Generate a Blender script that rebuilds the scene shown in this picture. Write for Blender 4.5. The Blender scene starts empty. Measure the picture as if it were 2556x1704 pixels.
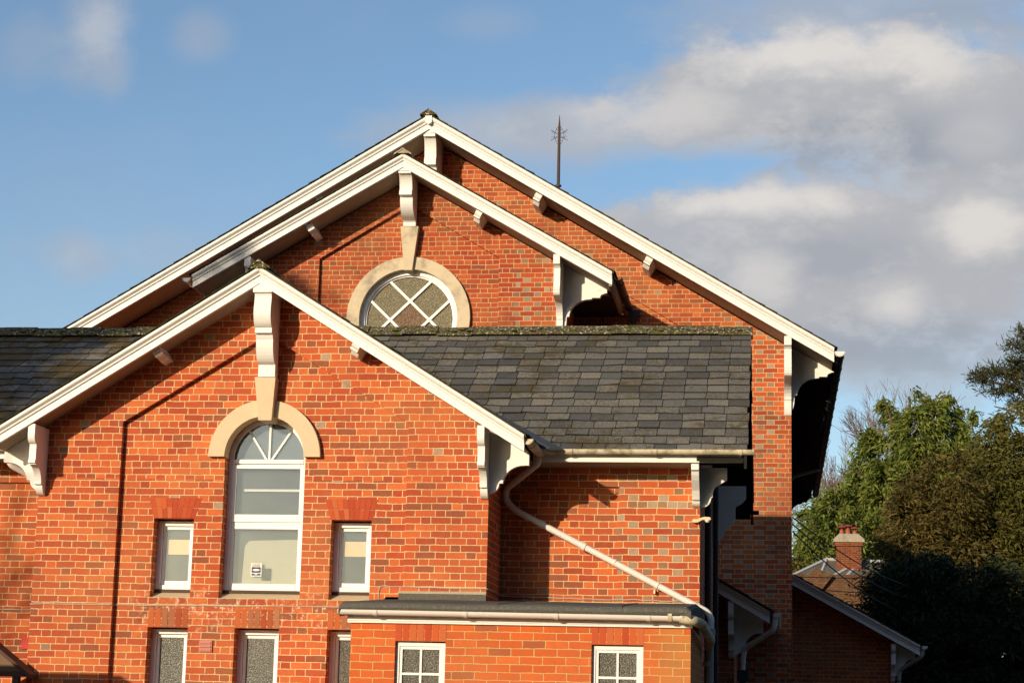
import bpy, bmesh, math, random
import numpy as np
from mathutils import Vector, Matrix, geometry
random.seed(7); RNG = np.random.default_rng(11)
SC = bpy.context.scene
COL = SC.collection
R = math.radians

# ------------------------------------------------------------------ camera
YAW, PITCH, ROLL, FPX = R(7.73736428), R(10.7721352), R(1.31370986), 4914.55
cy_, sy_ = math.cos(YAW), math.sin(YAW)
fw = Vector((-sy_, cy_, 0)); rt = Vector((cy_, sy_, 0)); up = Vector((0, 0, 1))
f2 = fw * math.cos(PITCH) + up * math.sin(PITCH); u2 = -fw * math.sin(PITCH) + up * math.cos(PITCH)
r3 = rt * math.cos(ROLL) + u2 * math.sin(ROLL); u3 = -rt * math.sin(ROLL) + u2 * math.cos(ROLL)
cam = bpy.data.cameras.new('camera'); co = bpy.data.objects.new('camera', cam); COL.objects.link(co)
co.matrix_world = Matrix(((r3.x, u3.x, -f2.x, 0), (r3.y, u3.y, -f2.y, 0), (r3.z, u3.z, -f2.z, 1.65), (0, 0, 0, 1)))
cam.sensor_width = 36.0; cam.lens = FPX / 2556 * 36.0; cam.clip_end = 3000; cam.clip_start = 0.1
SC.camera = co
SC.view_settings.view_transform = 'Standard'; SC.view_settings.look = 'None'
SC.view_settings.exposure = 0.0; SC.view_settings.gamma = 1.0

# ------------------------------------------------------------------ sun
SUN_T = Vector((0.53, 1.0, -0.285)).normalized()          # the way the light travels
sl = bpy.data.lights.new('sun', 'SUN'); so = bpy.data.objects.new('sun', sl); COL.objects.link(so)
sl.energy = 4.65; sl.angle = R(0.5); sl.color = (1.0, 0.83, 0.60)
so.rotation_euler = SUN_T.to_track_quat('-Z', 'Y').to_euler(); so.location = (-20, -30, 20)
SUN_EL = math.asin(-SUN_T.z); SUN_ROT = math.atan2(-SUN_T.x, -SUN_T.y)

# ------------------------------------------------------------------ node helper
class G:
    def __init__(s, tree): s.t = tree; s.t.nodes.clear()
    def n(s, typ, **kw):
        nd = s.t.nodes.new(typ)
        for k, v in kw.items():
            if k == 'inp':
                for a, b in v.items(): s.set(nd.inputs[a], b)
            else: setattr(nd, k, v)
        return nd
    def set(s, sock, v):
        if isinstance(v, bpy.types.NodeSocket): s.t.links.new(v, sock)
        else: sock.default_value = v
    def m(s, op, a, b=None, c=None, clamp=False):
        nd = s.t.nodes.new('ShaderNodeMath'); nd.operation = op; nd.use_clamp = clamp
        s.set(nd.inputs[0], a)
        if b is not None: s.set(nd.inputs[1], b)
        if c is not None: s.set(nd.inputs[2], c)
        return nd.outputs[0]
    def mixf(s, f, a, b):
        nd = s.t.nodes.new('ShaderNodeMix'); s.set(nd.inputs[0], f); s.set(nd.inputs[2], a); s.set(nd.inputs[3], b); return nd.outputs[0]
    def mixc(s, f, a, b, mode='MIX'):
        nd = s.t.nodes.new('ShaderNodeMix'); nd.data_type = 'RGBA'; nd.blend_type = mode
        s.set(nd.inputs[0], f); s.set(nd.inputs[6], a); s.set(nd.inputs[7], b); return nd.outputs[2]
    def ramp(s, f, stops, interp='LINEAR'):
        nd = s.t.nodes.new('ShaderNodeValToRGB'); cr = nd.color_ramp; cr.interpolation = interp
        while len(cr.elements) < len(stops): cr.elements.new(0.5)
        for e, (p, c) in zip(cr.elements, stops): e.position = p; e.color = (*c, 1) if len(c) == 3 else c
        s.set(nd.inputs[0], f); return nd.outputs[0]
    def sm(s, x, a, b):
        nd = s.t.nodes.new('ShaderNodeMapRange'); nd.interpolation_type = 'SMOOTHSTEP'
        s.set(nd.inputs[0], x); s.set(nd.inputs[1], a); s.set(nd.inputs[2], b); return nd.outputs[0]
    def noise(s, vec, scale, detail=3.0, rough=0.5, dim='3D'):
        nd = s.t.nodes.new('ShaderNodeTexNoise'); nd.noise_dimensions = dim
        if vec is not None: s.set(nd.inputs['Vector'], vec)
        nd.inputs['Scale'].default_value = scale; nd.inputs['Detail'].default_value = detail; nd.inputs['Roughness'].default_value = rough
        return nd.outputs[0]
    def xyz(s, x, y, z):
        nd = s.t.nodes.new('ShaderNodeCombineXYZ'); s.set(nd.inputs[0], x); s.set(nd.inputs[1], y); s.set(nd.inputs[2], z); return nd.outputs[0]
    def sep(s, v):
        nd = s.t.nodes.new('ShaderNodeSeparateXYZ'); s.set(nd.inputs[0], v); return nd.outputs

def c4(c): return (c[0], c[1], c[2], 1.0)
def newmat(name):
    m = bpy.data.materials.new(name); m.use_nodes = True; return m, G(m.node_tree)
def finish(g, col, rough=0.8, spec=0.3, bump=None, bstr=0.3, bdist=0.01, **kw):
    b = g.n('ShaderNodeBsdfPrincipled'); o = g.n('ShaderNodeOutputMaterial')
    g.set(b.inputs['Base Color'], c4(col) if isinstance(col, tuple) and len(col) == 3 else col)
    g.set(b.inputs['Roughness'], rough); g.set(b.inputs['Specular IOR Level'], spec)
    for k, v in kw.items(): g.set(b.inputs[k], v)
    if bump is not None:
        bn = g.n('ShaderNodeBump'); g.set(bn.inputs['Height'], bump); bn.inputs['Strength'].default_value = bstr; bn.inputs['Distance'].default_value = bdist
        g.t.links.new(bn.outputs[0], b.inputs['Normal'])
    g.t.links.new(b.outputs[0], o.inputs[0]); return b

# ------------------------------------------------------------------ world: Nishita sky + clouds laid out by direction
W = bpy.data.worlds.new('World'); SC.world = W; W.use_nodes = True
g = G(W.node_tree)
sky = g.n('ShaderNodeTexSky', sky_type='NISHITA', sun_disc=False)
sky.sun_elevation = SUN_EL; sky.sun_rotation = SUN_ROT; sky.air_density = 1.0; sky.dust_density = 0.6; sky.ozone_density = 2.5
SKY_STRENGTH = 0.15
tc = g.n('ShaderNodeTexCoord'); d = g.sep(tc.outputs['Generated'])
ady = g.m('MAXIMUM', g.m('ABSOLUTE', d[1]), 0.05)
U = g.m('DIVIDE', d[0], ady); V = g.m('DIVIDE', d[2], ady)
uvv = g.xyz(U, g.m('MULTIPLY', V, 1.6), d[1])
nz1 = g.noise(uvv, 17.0, 9.0, 0.60); nz2 = g.noise(uvv, 55.0, 8.0, 0.65); nz3 = g.noise(uvv, 5.0, 3.0, 0.5)
warp = g.m('ADD', g.m('MULTIPLY', g.m('SUBTRACT', nz1, 0.5), 1.35), g.m('MULTIPLY', g.m('SUBTRACT', nz2, 0.5), 0.50))
BL = [(0.055, 0.232, 0.135, 0.085, 0.55, 1.0), (0.30, 0.26, 0.16, 0.11, 0.85, 0.9), (-0.62, 0.33, 0.10, 0.05, 0.5, 1.0), (0.0293, 0.3247, 0.1125, 0.0399, 0.95, 0.5), (-0.1125, 0.3062, 0.125, 0.024, 0.78, 0.9), (0.0915, 0.3111, 0.1083, 0.0546, 0.92, 0.6), (0.0533, 0.366, 0.1375, 0.0252, 0.62, 0.9), (-0.0222, 0.3132, 0.075, 0.0294, 0.8, 0.7), (-0.0025, 0.239, 0.0958, 0.0441, 0.95, 0.35), (0.071, 0.2384, 0.0958, 0.0462, 0.95, 0.6), (0.0627, 0.1946, 0.1083, 0.0378, 0.8, 0.9), (0.1249, 0.2619, 0.0625, 0.0504, 0.9, 0.6), (0.0168, 0.2027, 0.0625, 0.0294, 0.6, 0.9), (-0.3746, 0.3672, 0.026, 0.040, 0.55, 1.1), (-0.360, 0.345, 0.014, 0.022, 0.35, 1.1), (-0.3117, 0.3622, 0.0229, 0.021, 0.34, 1.0), (-0.4098, 0.3601, 0.025, 0.0294, 0.25, 1.0), (-0.3754, 0.2401, 0.026, 0.022, 0.5, 1.0), (-0.3328, 0.2419, 0.045, 0.021, 0.32, 1.0), (-0.4101, 0.2426, 0.0208, 0.0252, 0.15, 1.0), (-0.1531, 0.367, 0.0333, 0.0147, 0.2, 1.0)]
LI = [(0.0294, 0.3456, 0.0875, 0.0231, 1.0), (0.0921, 0.34, 0.0375, 0.0252, 0.8), (-0.0622, 0.314, 0.0666, 0.021, 0.55), (-0.0064, 0.2667, 0.0791, 0.016, 1.0), (0.1057, 0.2521, 0.0333, 0.0231, 0.9), (0.0611, 0.2105, 0.025, 0.0189, 0.75), (-0.0064, 0.2269, 0.025, 0.021, 0.6), (0.1028, 0.2987, 0.025, 0.0168, 0.3), (-0.3708, 0.368, 0.0292, 0.021, 0.6)]
DK = [(0.0447, 0.2955, 0.1, 0.021, 0.8), (0.0286, 0.2347, 0.05, 0.0168, 0.5), (0.0627, 0.1907, 0.0666, 0.021, 0.7), (0.1003, 0.3648, 0.0666, 0.0126, 0.5)]
def rad(u0, v0, ru, rv, k=1.0):
    a = g.m('DIVIDE', g.m('SUBTRACT', U, u0), ru); b = g.m('DIVIDE', g.m('SUBTRACT', V, v0), rv)
    return g.m('ADD', g.m('SQRT', g.m('ADD', g.m('MULTIPLY', a, a), g.m('MULTIPLY', b, b))), g.m('MULTIPLY', warp, k))
inv = 1.0
for u0, v0, ru, rv, w_, sf in BL: inv = g.m('MULTIPLY', inv, g.m('SUBTRACT', 1.0, g.m('MULTIPLY', g.sm(rad(u0, v0, ru, rv, .8), 1.15, 1.15 - sf), w_)))
mask = g.m('MULTIPLY', g.m('SUBTRACT', 1.0, inv), g.sm(d[1], -0.25, 0.05))
hazy = g.m('MULTIPLY', g.sm(nz3, 0.40, 0.80), 0.15); mask = g.m('MAXIMUM', mask, hazy)
inv = 1.0
for u0, v0, ru, rv, w_ in LI: inv = g.m('MULTIPLY', inv, g.m('SUBTRACT', 1.0, g.m('MULTIPLY', g.sm(rad(u0, v0, ru, rv, 1.1), 1.05, 0.15), w_)))
lit = g.m('SUBTRACT', 1.0, inv); lit = g.m('MAXIMUM', lit, g.m('MULTIPLY', g.sm(g.m('ADD', g.m('MULTIPLY', nz1, .65), g.m('MULTIPLY', nz2, .35)), 0.47, 0.66), 0.35))
inv = 1.0
for u0, v0, ru, rv, w_ in DK: inv = g.m('MULTIPLY', inv, g.m('SUBTRACT', 1.0, g.m('MULTIPLY', g.sm(rad(u0, v0, ru, rv, .9), 1.1, 0.2), w_)))
drk = g.m('SUBTRACT', 1.0, inv)
ccol = g.mixc(drk, (3.05, 3.10, 3.30, 1), (2.15, 2.38, 2.80, 1)); ccol = g.mixc(lit, ccol, (4.95, 4.72, 4.50, 1))
# the clear air, a little clearer overhead and paler low down, as the Nishita sky already is
skc = g.mixc(1.0, sky.outputs[0], (1.0, 1.0, 1.0, 1), 'MULTIPLY')
tint = g.mixc(mask, skc, ccol)
bg = g.n('ShaderNodeBackground'); g.set(bg.inputs[0], tint); bg.inputs[1].default_value = SKY_STRENGTH
wo = g.n('ShaderNodeOutputWorld'); g.t.links.new(bg.outputs[0], wo.inputs[0])

# ------------------------------------------------------------------ materials
def brick_mat(name, thr=99.0, zones=(), eff=None, tone=1.0, orange=0.0, seed=0.0, row=0.075, P=0.335, stretch=False, mort=(0.72, 0.50, 0.26), buff=None, soot=0.14, red=0.0):
    m, g = newmat(name)
    geo = g.n('ShaderNodeNewGeometry'); p = g.sep(geo.outputs['Position']); nn = g.sep(geo.outputs['True Normal'])
    usey = g.m('GREATER_THAN', g.m('ABSOLUTE', nn[0]), 0.7)
    u = g.mixf(usey, p[0], p[1]); v = p[2]
    nlow = g.noise(geo.outputs['Position'], 5.0, 2.0); nfine = g.noise(geo.outputs['Position'], 60.0, 3.0, 0.6)
    nfine2 = g.noise(geo.outputs['Position'], 38.0, 2.0, 0.6)
    u = g.m('ADD', u, 100.0); v = g.m('ADD', v, g.m('MULTIPLY', g.m('SUBTRACT', nlow, 0.5), 0.016))
    v = g.m('ADD', v, g.m('MULTIPLY', g.m('SUBTRACT', nfine2, 0.5), 0.007)); u = g.m('ADD', u, g.m('MULTIPLY', g.m('SUBTRACT', nfine, 0.5), 0.012))
    vr = g.m('DIVIDE', v, row); rowi = g.m('FLOOR', vr); fv = g.m('FRACT', vr)
    wn = g.n('ShaderNodeTexWhiteNoise', noise_dimensions='1D'); g.set(wn.inputs['W'], g.m('ADD', rowi, seed)); rr = wn.outputs['Value']
    par = g.m('MODULO', rowi, 2.0); hb = P / 3.0; sb = 2 * hb
    # Flemish
    uf = g.m('ADD', g.m('ADD', g.m('DIVIDE', u, P), g.m('MULTIPLY', par, 0.5)), g.m('MULTIPLY', rr, 0.06))
    cf = g.m('FLOOR', uf); t = g.m('MULTIPLY', g.m('FRACT', uf), P)
    ish = g.m('GREATER_THAN', t, sb); tl = g.m('SUBTRACT', t, g.m('MULTIPLY', ish, sb)); wf = g.m('SUBTRACT', sb, g.m('MULTIPLY', ish, sb - hb))
    idf = g.m('ADD', g.m('MULTIPLY', cf, 2.0), ish)
    # stretcher and header courses
    bw = g.mixf(par, sb, hb) if not stretch else sb
    ue = g.m('ADD', g.m('DIVIDE', u, bw), g.m('ADD', g.m('MULTIPLY', g.m('MODULO', g.m('FLOOR', g.m('DIVIDE', rowi, 2.0 if not stretch else 1.0)), 2.0), 0.5), g.m('MULTIPLY', rr, 0.2)))
    ce = g.m('FLOOR', ue); te = g.m('MULTIPLY', g.m('FRACT', ue), bw)
    wr2 = g.n('ShaderNodeTexWhiteNoise', noise_dimensions='1D'); g.set(wr2.inputs['W'], g.m('ADD', g.m('FLOOR', g.m('DIVIDE', rowi, 2.0)), seed + 31.7))
    if stretch: isE = 1.0
    else: isE = g.m('MULTIPLY', g.m('GREATER_THAN', v, thr), g.m('GREATER_THAN', wr2.outputs['Value'], 0.25))
    tt = g.mixf(isE, tl, te); ww = g.mixf(isE, wf, bw); idd = g.mixf(isE, idf, g.m('ADD', ce, 0.37)); hd = g.mixf(isE, ish, par if not stretch else 0.0)
    du = g.m('MINIMUM', tt, g.m('SUBTRACT', ww, tt)); dv = g.m('MULTIPLY', g.m('MINIMUM', fv, g.m('SUBTRACT', 1.0, fv)), row)
    dd = g.m('ADD', g.m('SMOOTH_MIN', du, dv, 0.008), g.m('MULTIPLY', g.m('SUBTRACT', nfine2, 0.5), 0.006))
    mm = g.sm(dd, 0.0058, 0.0030)
    w3 = g.n('ShaderNodeTexWhiteNoise', noise_dimensions='3D'); g.set(w3.inputs['Vector'], g.xyz(idd, rowi, seed + 3.1)); ra = w3.outputs['Value']; rb = g.sep(w3.outputs['Color'])
    base = g.ramp(ra, [(0.0, (0.29, 0.056, 0.028)), (0.22, (0.40, 0.072, 0.030)), (0.5, (0.49, 0.093, 0.033)), (0.8, (0.57, 0.122, 0.038)), (1.0, (0.63, 0.165, 0.049))])
    if red: base = g.mixc(red, base, (0.46, 0.060, 0.026, 1))
    if orange: base = g.mixc(orange, base, (0.68, 0.145, 0.026, 1))
    dark = g.m('MULTIPLY', g.m('LESS_THAN', rb[0], 0.11), 0.6); base = g.mixc(dark, base, (0.27, 0.105, 0.055, 1))
    gp = 0.02
    if zones:
        zz = 0.0
        for a, b in zones:
            zz = g.m('MAXIMUM', zz, g.m('MULTIPLY', g.sm(p[0], a - .04, a + .04), g.sm(p[0], b + .04, b - .04)))
        gp = g.m('ADD', g.m('MULTIPLY', zz, 0.82), 0.02)
    isg = g.m('MULTIPLY', g.m('LESS_THAN', rb[1], gp), g.m('GREATER_THAN', hd, 0.5))
    gcol = g.mixc(rb[2], (0.22, 0.125, 0.070, 1), (0.40, 0.34, 0.255, 1)); base = g.mixc(g.m('MULTIPLY', isg, 0.92), base, gcol)
    # mottling inside each brick, and broad weathering
    mot = g.noise(geo.outputs['Position'], 22.0, 4.0, 0.6); base = g.mixc(g.m('MULTIPLY', g.sm(mot, 0.45, 0.75), 0.45), base, (0.36, 0.13, 0.07, 1))
    brd = g.noise(geo.outputs['Position'], 0.9, 3.0); base = g.mixc(g.sm(brd, 0.42, 0.72), base, g.mixc(0.38, base, (0.50, 0.20, 0.075, 1))); brd2 = g.noise(geo.outputs['Position'], 1.7, 4.0, 0.6)
    base = g.mixc(g.m('MULTIPLY', g.sm(brd2, 0.48, 0.70), 0.5), base, g.mixc(0.6, base, (0.33, 0.085, 0.045, 1)))
    strk = g.noise(g.xyz(g.m('MULTIPLY', u, 5.0), g.m('MULTIPLY', v, 0.45), p[1]), 1.0, 4.0, 0.6); base = g.mixc(g.m('MULTIPLY', g.sm(strk, 0.54, 0.74), 0.35), base, (0.30, 0.13, 0.07, 1))
    if buff:
        bz = g.m('MULTIPLY', g.sm(p[0], buff[0] - .1, buff[0] + .25), g.m('LESS_THAN', rb[2], 0.85)); base = g.mixc(g.m('MULTIPLY', bz, 0.6), base, (0.50, 0.23, 0.065, 1))
    so_ = g.noise(geo.outputs['Position'], 0.75, 6.0, 0.65); soot_f = g.m('MULTIPLY', g.sm(so_, 0.50, 0.66), soot)
    mcol = g.mixc(nfine, c4(tuple(x * 0.85 for x in mort)), c4(tuple(x * 1.1 for x in mort)))
    # some joints are worn and tinted by the brick
    worn = g.m('MULTIPLY', g.sm(g.noise(geo.outputs['Position'], 2.3, 3.0), 0.5, 0.7), 0.5)
    mcol = g.mixc(worn, mcol, (0.52, 0.24, 0.10, 1))
    col = g.mixc(mm, base, mcol); col = g.mixc(soot_f, col, (0.20, 0.055, 0.035, 1))
    lime = g.noise(geo.outputs['Position'], 30.0, 4.0, 0.7); spots = g.m('MULTIPLY', g.sm(lime, 0.70, 0.76), 0.5)
    col = g.mixc(spots, col, (0.66, 0.52, 0.40, 1))
    if eff:
        ez = g.m('SUBTRACT', 1.0, g.m('DIVIDE', g.m('ABSOLUTE', g.m('SUBTRACT', p[2], eff[0])), eff[1]), clamp=True)
        ex = g.m('MULTIPLY', g.sm(p[0], eff[2] - .3, eff[2] + .1), g.sm(p[0], eff[3] + .3, eff[3] - .1))
        en = g.noise(geo.outputs['Position'], 17.0, 6.0, 0.75)
        ef = g.m('MULTIPLY', g.m('MULTIPLY', ez, ex), g.sm(en, 0.53, 0.66)); col = g.mixc(g.m('MULTIPLY', ef, 0.85), col, (0.78, 0.66, 0.52, 1))
        wet = g.m('MULTIPLY', g.m('MULTIPLY', ez, ex), 0.75); col = g.mixc(g.m('MULTIPLY', wet, g.sm(en, .5, .3)), col, (0.25, 0.09, 0.045, 1))
    if tone != 1.0: col = g.mixc(1.0, col, (tone, tone, tone, 1), 'MULTIPLY')
    h = g.m('ADD', g.m('MULTIPLY', g.m('SUBTRACT', 1.0, mm), 1.0), g.m('MULTIPLY', mot, 0.6))
    finish(g, col, 0.9, 0.15, h, 0.55, 0.006)
    return m

M = {}
M['brick_front'] = brick_mat('weathered red brick', thr=4.15, eff=(2.72, 0.34, -6.9, -4.7), zones=())
M['brick_range'] = brick_mat('red brick of the range', thr=3.9, zones=((-1.75, -0.95),), seed=5.0)
M['brick_upper'] = brick_mat('deep red brick', thr=7.9, zones=((-3.95, -3.40),), seed=9.0, tone=0.82, soot=0.6, red=0.35)
M['brick_hall'] = brick_mat('red brick of the hall', thr=8.1, zones=((-0.85, 0.10),), seed=15.0, tone=0.88, soot=0.4)
M['brick_annex'] = brick_mat('orange brick', seed=22.0, orange=0.55, stretch=True, row=0.0765, mort=(0.62, 0.38, 0.16), buff=(-1.2,))
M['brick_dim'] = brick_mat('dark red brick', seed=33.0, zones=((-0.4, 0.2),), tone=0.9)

M['brick_old'] = brick_mat('old brown brick', seed=44.0, tone=0.42)
def simple(name, col, rough=0.7, spec=0.3, var=0.12, scale=8.0, bump=0.1, metal=0.0, dirt=None, dsc=3.0, dth=(0.5, 0.75), dfac=0.6):
    m, g = newmat(name); geo = g.n('ShaderNodeNewGeometry'); n1 = g.noise(geo.outputs['Position'], scale, 5.0, 0.6); n2 = g.noise(geo.outputs['Position'], scale * 9, 3.0)
    c = g.mixc(n1, c4(tuple(x * (1 - var) for x in col)), c4(tuple(min(1, x * (1 + var)) for x in col)))
    if dirt: c = g.mixc(g.m('MULTIPLY', g.sm(g.noise(geo.outputs['Position'], dsc, 6.0, 0.65), *dth), dfac), c, c4(dirt))
    finish(g, c, rough, spec, g.m('ADD', n1, g.m('MULTIPLY', n2, 0.4)), bump, 0.01, Metallic=metal); return m
M['white'] = simple('white gloss paint', (0.80, 0.78, 0.73), 0.45, 0.4, 0.04, 6.0, 0.05, dirt=(0.50, 0.43, 0.33), dsc=7.0, dth=(0.57, 0.78), dfac=0.5)
M['frame'] = simple('white window paint', (0.82, 0.82, 0.80), 0.4, 0.4, 0.02, 6.0, 0.03)
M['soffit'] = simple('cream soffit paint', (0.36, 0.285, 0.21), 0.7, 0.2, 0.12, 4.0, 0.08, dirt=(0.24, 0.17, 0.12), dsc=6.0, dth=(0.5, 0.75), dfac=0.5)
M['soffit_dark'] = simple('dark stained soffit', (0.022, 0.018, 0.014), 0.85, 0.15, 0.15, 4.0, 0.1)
M['stone'] = simple('carved limestone', (0.66, 0.525, 0.345), 0.9, 0.1, 0.10, 10.0, 0.25)
M['stone_old'] = simple('stained limestone', (0.62, 0.515, 0.355), 0.9, 0.1, 0.12, 10.0, 0.25, dirt=(0.27, 0.235, 0.18), dsc=3.2, dth=(0.46, 0.72), dfac=0.75)
M['concrete'] = simple('sill concrete', (0.56, 0.45, 0.29), 0.95, 0.1, 0.15, 30.0, 0.4, dirt=(0.16, 0.10, 0.06), dsc=26.0, dth=(0.68, 0.72), dfac=0.8)
M['render'] = simple('cement fillet', (0.40, 0.34, 0.24), 0.95, 0.1, 0.2, 20.0, 0.4)
M['pipe'] = simple('white plastic pipe', (0.78, 0.72, 0.66), 0.4, 0.45, 0.03, 5.0, 0.03, dirt=(0.30, 0.25, 0.15), dsc=9.0, dth=(0.62, 0.72), dfac=0.5)
M['gutter_old'] = simple('lichened gutter', (0.66, 0.58, 0.42), 0.7, 0.3, 0.1, 12.0, 0.15, dirt=(0.20, 0.18, 0.07), dsc=7.0, dth=(0.42, 0.66), dfac=0.8)
M['pipe_grey'] = simple('grey painted pipe', (0.36, 0.35, 0.33), 0.5, 0.4, 0.08, 6.0, 0.05)
M['black'] = simple('black iron', (0.03, 0.03, 0.032), 0.6, 0.4, 0.2, 12.0, 0.1)
M['iron'] = simple('rusty iron', (0.075, 0.05, 0.042), 0.8, 0.3, 0.3, 20.0, 0.2)
M['lead'] = simple('lead sheet', (0.06, 0.066, 0.072), 0.55, 0.4, 0.2, 9.0, 0.2)
M['lead_pale'] = simple('pale lead sheet', (0.46, 0.47, 0.48), 0.6, 0.4, 0.15, 5.0, 0.2)
M['felt'] = simple('mineral roofing felt', (0.115, 0.11, 0.095), 0.95, 0.1, 0.25, 90.0, 0.5, dirt=(0.19, 0.18, 0.14), dsc=40.0, dth=(0.5, 0.65), dfac=0.7)
M['brown'] = simple('dark brown timber', (0.085, 0.045, 0.03), 0.7, 0.3, 0.15, 10.0, 0.15)
M['tan'] = simple('brown boarding', (0.20, 0.115, 0.065), 0.75, 0.25, 0.1, 10.0, 0.12)
M['inside'] = simple('dim room', (0.055, 0.060, 0.062), 0.9, 0.1, 0.25, 1.4, 0.0)
M['greyblind'] = simple('shadowy grey blind', (0.105, 0.114, 0.112), 0.9, 0.1, 0.55, 1.8, 0.0)  # panel colour holds the sky reflection and room tone of the panes
M['paleblind'] = simple('pale grey blind', (0.17, 0.19, 0.205), 0.9, 0.1, 0.35, 2.5, 0.0)  # stands in for blue sky reflected in the fan panes
M['board'] = simple('peach board', (0.90, 0.62, 0.37), 0.9, 0.1, 0.04, 6.0, 0.0)
M['blind'] = simple('pale green net', (0.50, 0.475, 0.37), 0.9, 0.1, 0.15, 14.0, 0.0)
M['card'] = simple('black card', (0.05, 0.05, 0.04), 0.9, 0.1, 0.4, 40.0, 0.0)
M['cream'] = simple('cream plastic', (0.74, 0.56, 0.32), 0.5, 0.4, 0.04, 6.0, 0.03)
M['red'] = simple('bright red enamel', (0.50, 0.018, 0.008), 0.6, 0.4, 0.04, 6.0, 0.03)
M['pink'] = simple('pinkish terracotta plastic', (0.52, 0.20, 0.15), 0.6, 0.3, 0.06, 10.0, 0.05)
M['cable'] = simple('grey cable', (0.46, 0.38, 0.30), 0.6, 0.3, 0.1, 20.0, 0.05)
M['ink'] = simple('navy print', (0.03, 0.045, 0.13), 0.6, 0.3, 0.03, 6.0, 0.0)
M['maroon'] = simple('maroon print', (0.28, 0.06, 0.06), 0.6, 0.3, 0.03, 6.0, 0.0)
M['paper'] = simple('white sticker', (0.80, 0.79, 0.74), 0.6, 0.3, 0.02, 6.0, 0.0)
M['terracotta'] = simple('terracotta pot', (0.38, 0.10, 0.055), 0.7, 0.3, 0.12, 12.0, 0.1)
M['redmetal'] = simple('red metal cowl', (0.30, 0.05, 0.045), 0.5, 0.4, 0.1, 12.0, 0.05)
M['alloy'] = simple('bare aluminium', (0.62, 0.62, 0.60), 0.35, 0.5, 0.05, 12.0, 0.02, 0.6)
M['wire'] = simple('black wire', (0.02, 0.02, 0.02), 0.6, 0.3, 0.1, 12.0, 0.0)
M['soil'] = simple('ground of gravel and turf', (0.07, 0.06, 0.045), 0.95, 0.1, 0.3, 0.6, 0.3)
M['capstone'] = simple('chimney cap render', (0.42, 0.35, 0.25), 0.95, 0.1, 0.2, 6.0, 0.3, dirt=(0.20, 0.19, 0.10), dsc=4.0, dth=(0.45, 0.7), dfac=0.7)

def slate_mat(name, ramp, moss=0.0, lich=0.5, patch=None):
    m, g = newmat(name); geo = g.n('ShaderNodeNewGeometry'); pos = geo.outputs['Position']; ri = geo.outputs['Random Per Island']
    base = g.ramp(ri, ramp)
    w = g.n('ShaderNodeTexWhiteNoise', noise_dimensions='1D'); g.set(w.inputs['W'], g.m('MULTIPLY', ri, 917.3)); r2 = w.outputs['Value']
    n1 = g.noise(pos, 11.0, 6.0, 0.7); n2 = g.noise(pos, 45.0, 4.0, 0.65); n3 = g.noise(pos, 1.6, 4.0, 0.6)
    base = g.mixc(g.m('MULTIPLY', g.sm(n1, 0.42, 0.66), g.m('MULTIPLY', r2, 0.95)), base, (0.175, 0.135, 0.092, 1))
    base = g.mixc(g.m('MULTIPLY', g.sm(g.m('ADD', n2, g.m('MULTIPLY', g.m('SUBTRACT', r2, .5), .16)), 0.54, 0.64), g.m('MULTIPLY', lich, 1.5)), base, (0.27, 0.24, 0.18, 1))
    base = g.mixc(g.m('MULTIPLY', g.sm(n2, 0.44, 0.32), 0.65), base, (0.035, 0.034, 0.030, 1))
    if moss: base = g.mixc(g.m('MULTIPLY', g.sm(g.m('ADD', n3, g.m('MULTIPLY', g.m('SUBTRACT', n1, .5), 0.9)), 0.52, 0.70), moss), base, (0.085, 0.062, 0.020, 1))
    if patch:
        px = g.sep(pos); a = g.sm(px[0], patch[0], patch[1])
        base = g.mixc(g.m('MULTIPLY', a, g.m('MULTIPLY', g.sm(g.m('ADD', n3, g.m('MULTIPLY', g.m('SUBTRACT', n1, .5), 0.7)), 0.40, 0.56), 0.92)), base, (0.105, 0.066, 0.020, 1))
    finish(g, base, g.mixf(n1, 0.55, 0.85), 0.35, g.m('ADD', n1, g.m('MULTIPLY', n2, 0.7)), 0.35, 0.006); return m
SL = [(0.0, (0.062, 0.062, 0.062)), (0.25, (0.088, 0.086, 0.082)), (0.5, (0.112, 0.108, 0.100)), (0.75, (0.140, 0.134, 0.122)), (0.93, (0.19, 0.176, 0.148)), (1.0, (0.12, 0.096, 0.072))]
M['slate'] = slate_mat('weathered grey slate', SL, moss=0.85, patch=(-7.3, -8.3))
M['slate_edge'] = simple('mossy slate joints', (0.045, 0.042, 0.026), 0.95, 0.1, 0.4, 14.0, 0.2)
M['slate_old'] = slate_mat('mossy dark slate', [(0, (0.05, 0.05, 0.045)), (1, (0.11, 0.105, 0.09))], moss=0.8)
def moss_mat(name):
    m, g = newmat(name); geo = g.n('ShaderNodeNewGeometry'); pos = geo.outputs['Position']
    n1 = g.noise(pos, 9.0, 6.0, 0.7); n2 = g.noise(pos, 26.0, 5.0, 0.7); n3 = g.noise(pos, 48.0, 4.0, 0.6)
    c = g.ramp(n1, [(0.3, (0.045, 0.036, 0.024)), (0.45, (0.13, 0.10, 0.07)), (0.55, (0.06, 0.052, 0.022)), (0.7, (0.10, 0.085, 0.03))])
    c = g.mixc(g.m('MULTIPLY', g.sm(g.noise(pos, 14.0, 6.0, 0.7), 0.52, 0.58), 0.85), c, (0.105, 0.125, 0.016, 1))
    c = g.mixc(g.m('MULTIPLY', g.sm(g.noise(pos, 30.0, 4.0, 0.6), 0.585, 0.62), 0.9), c, (0.60, 0.54, 0.42, 1))
    finish(g, c, 0.95, 0.1, g.m('ADD', n1, n2), 0.8, 0.02); return m
M['moss'] = moss_mat('mossy ridge tile')
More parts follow.
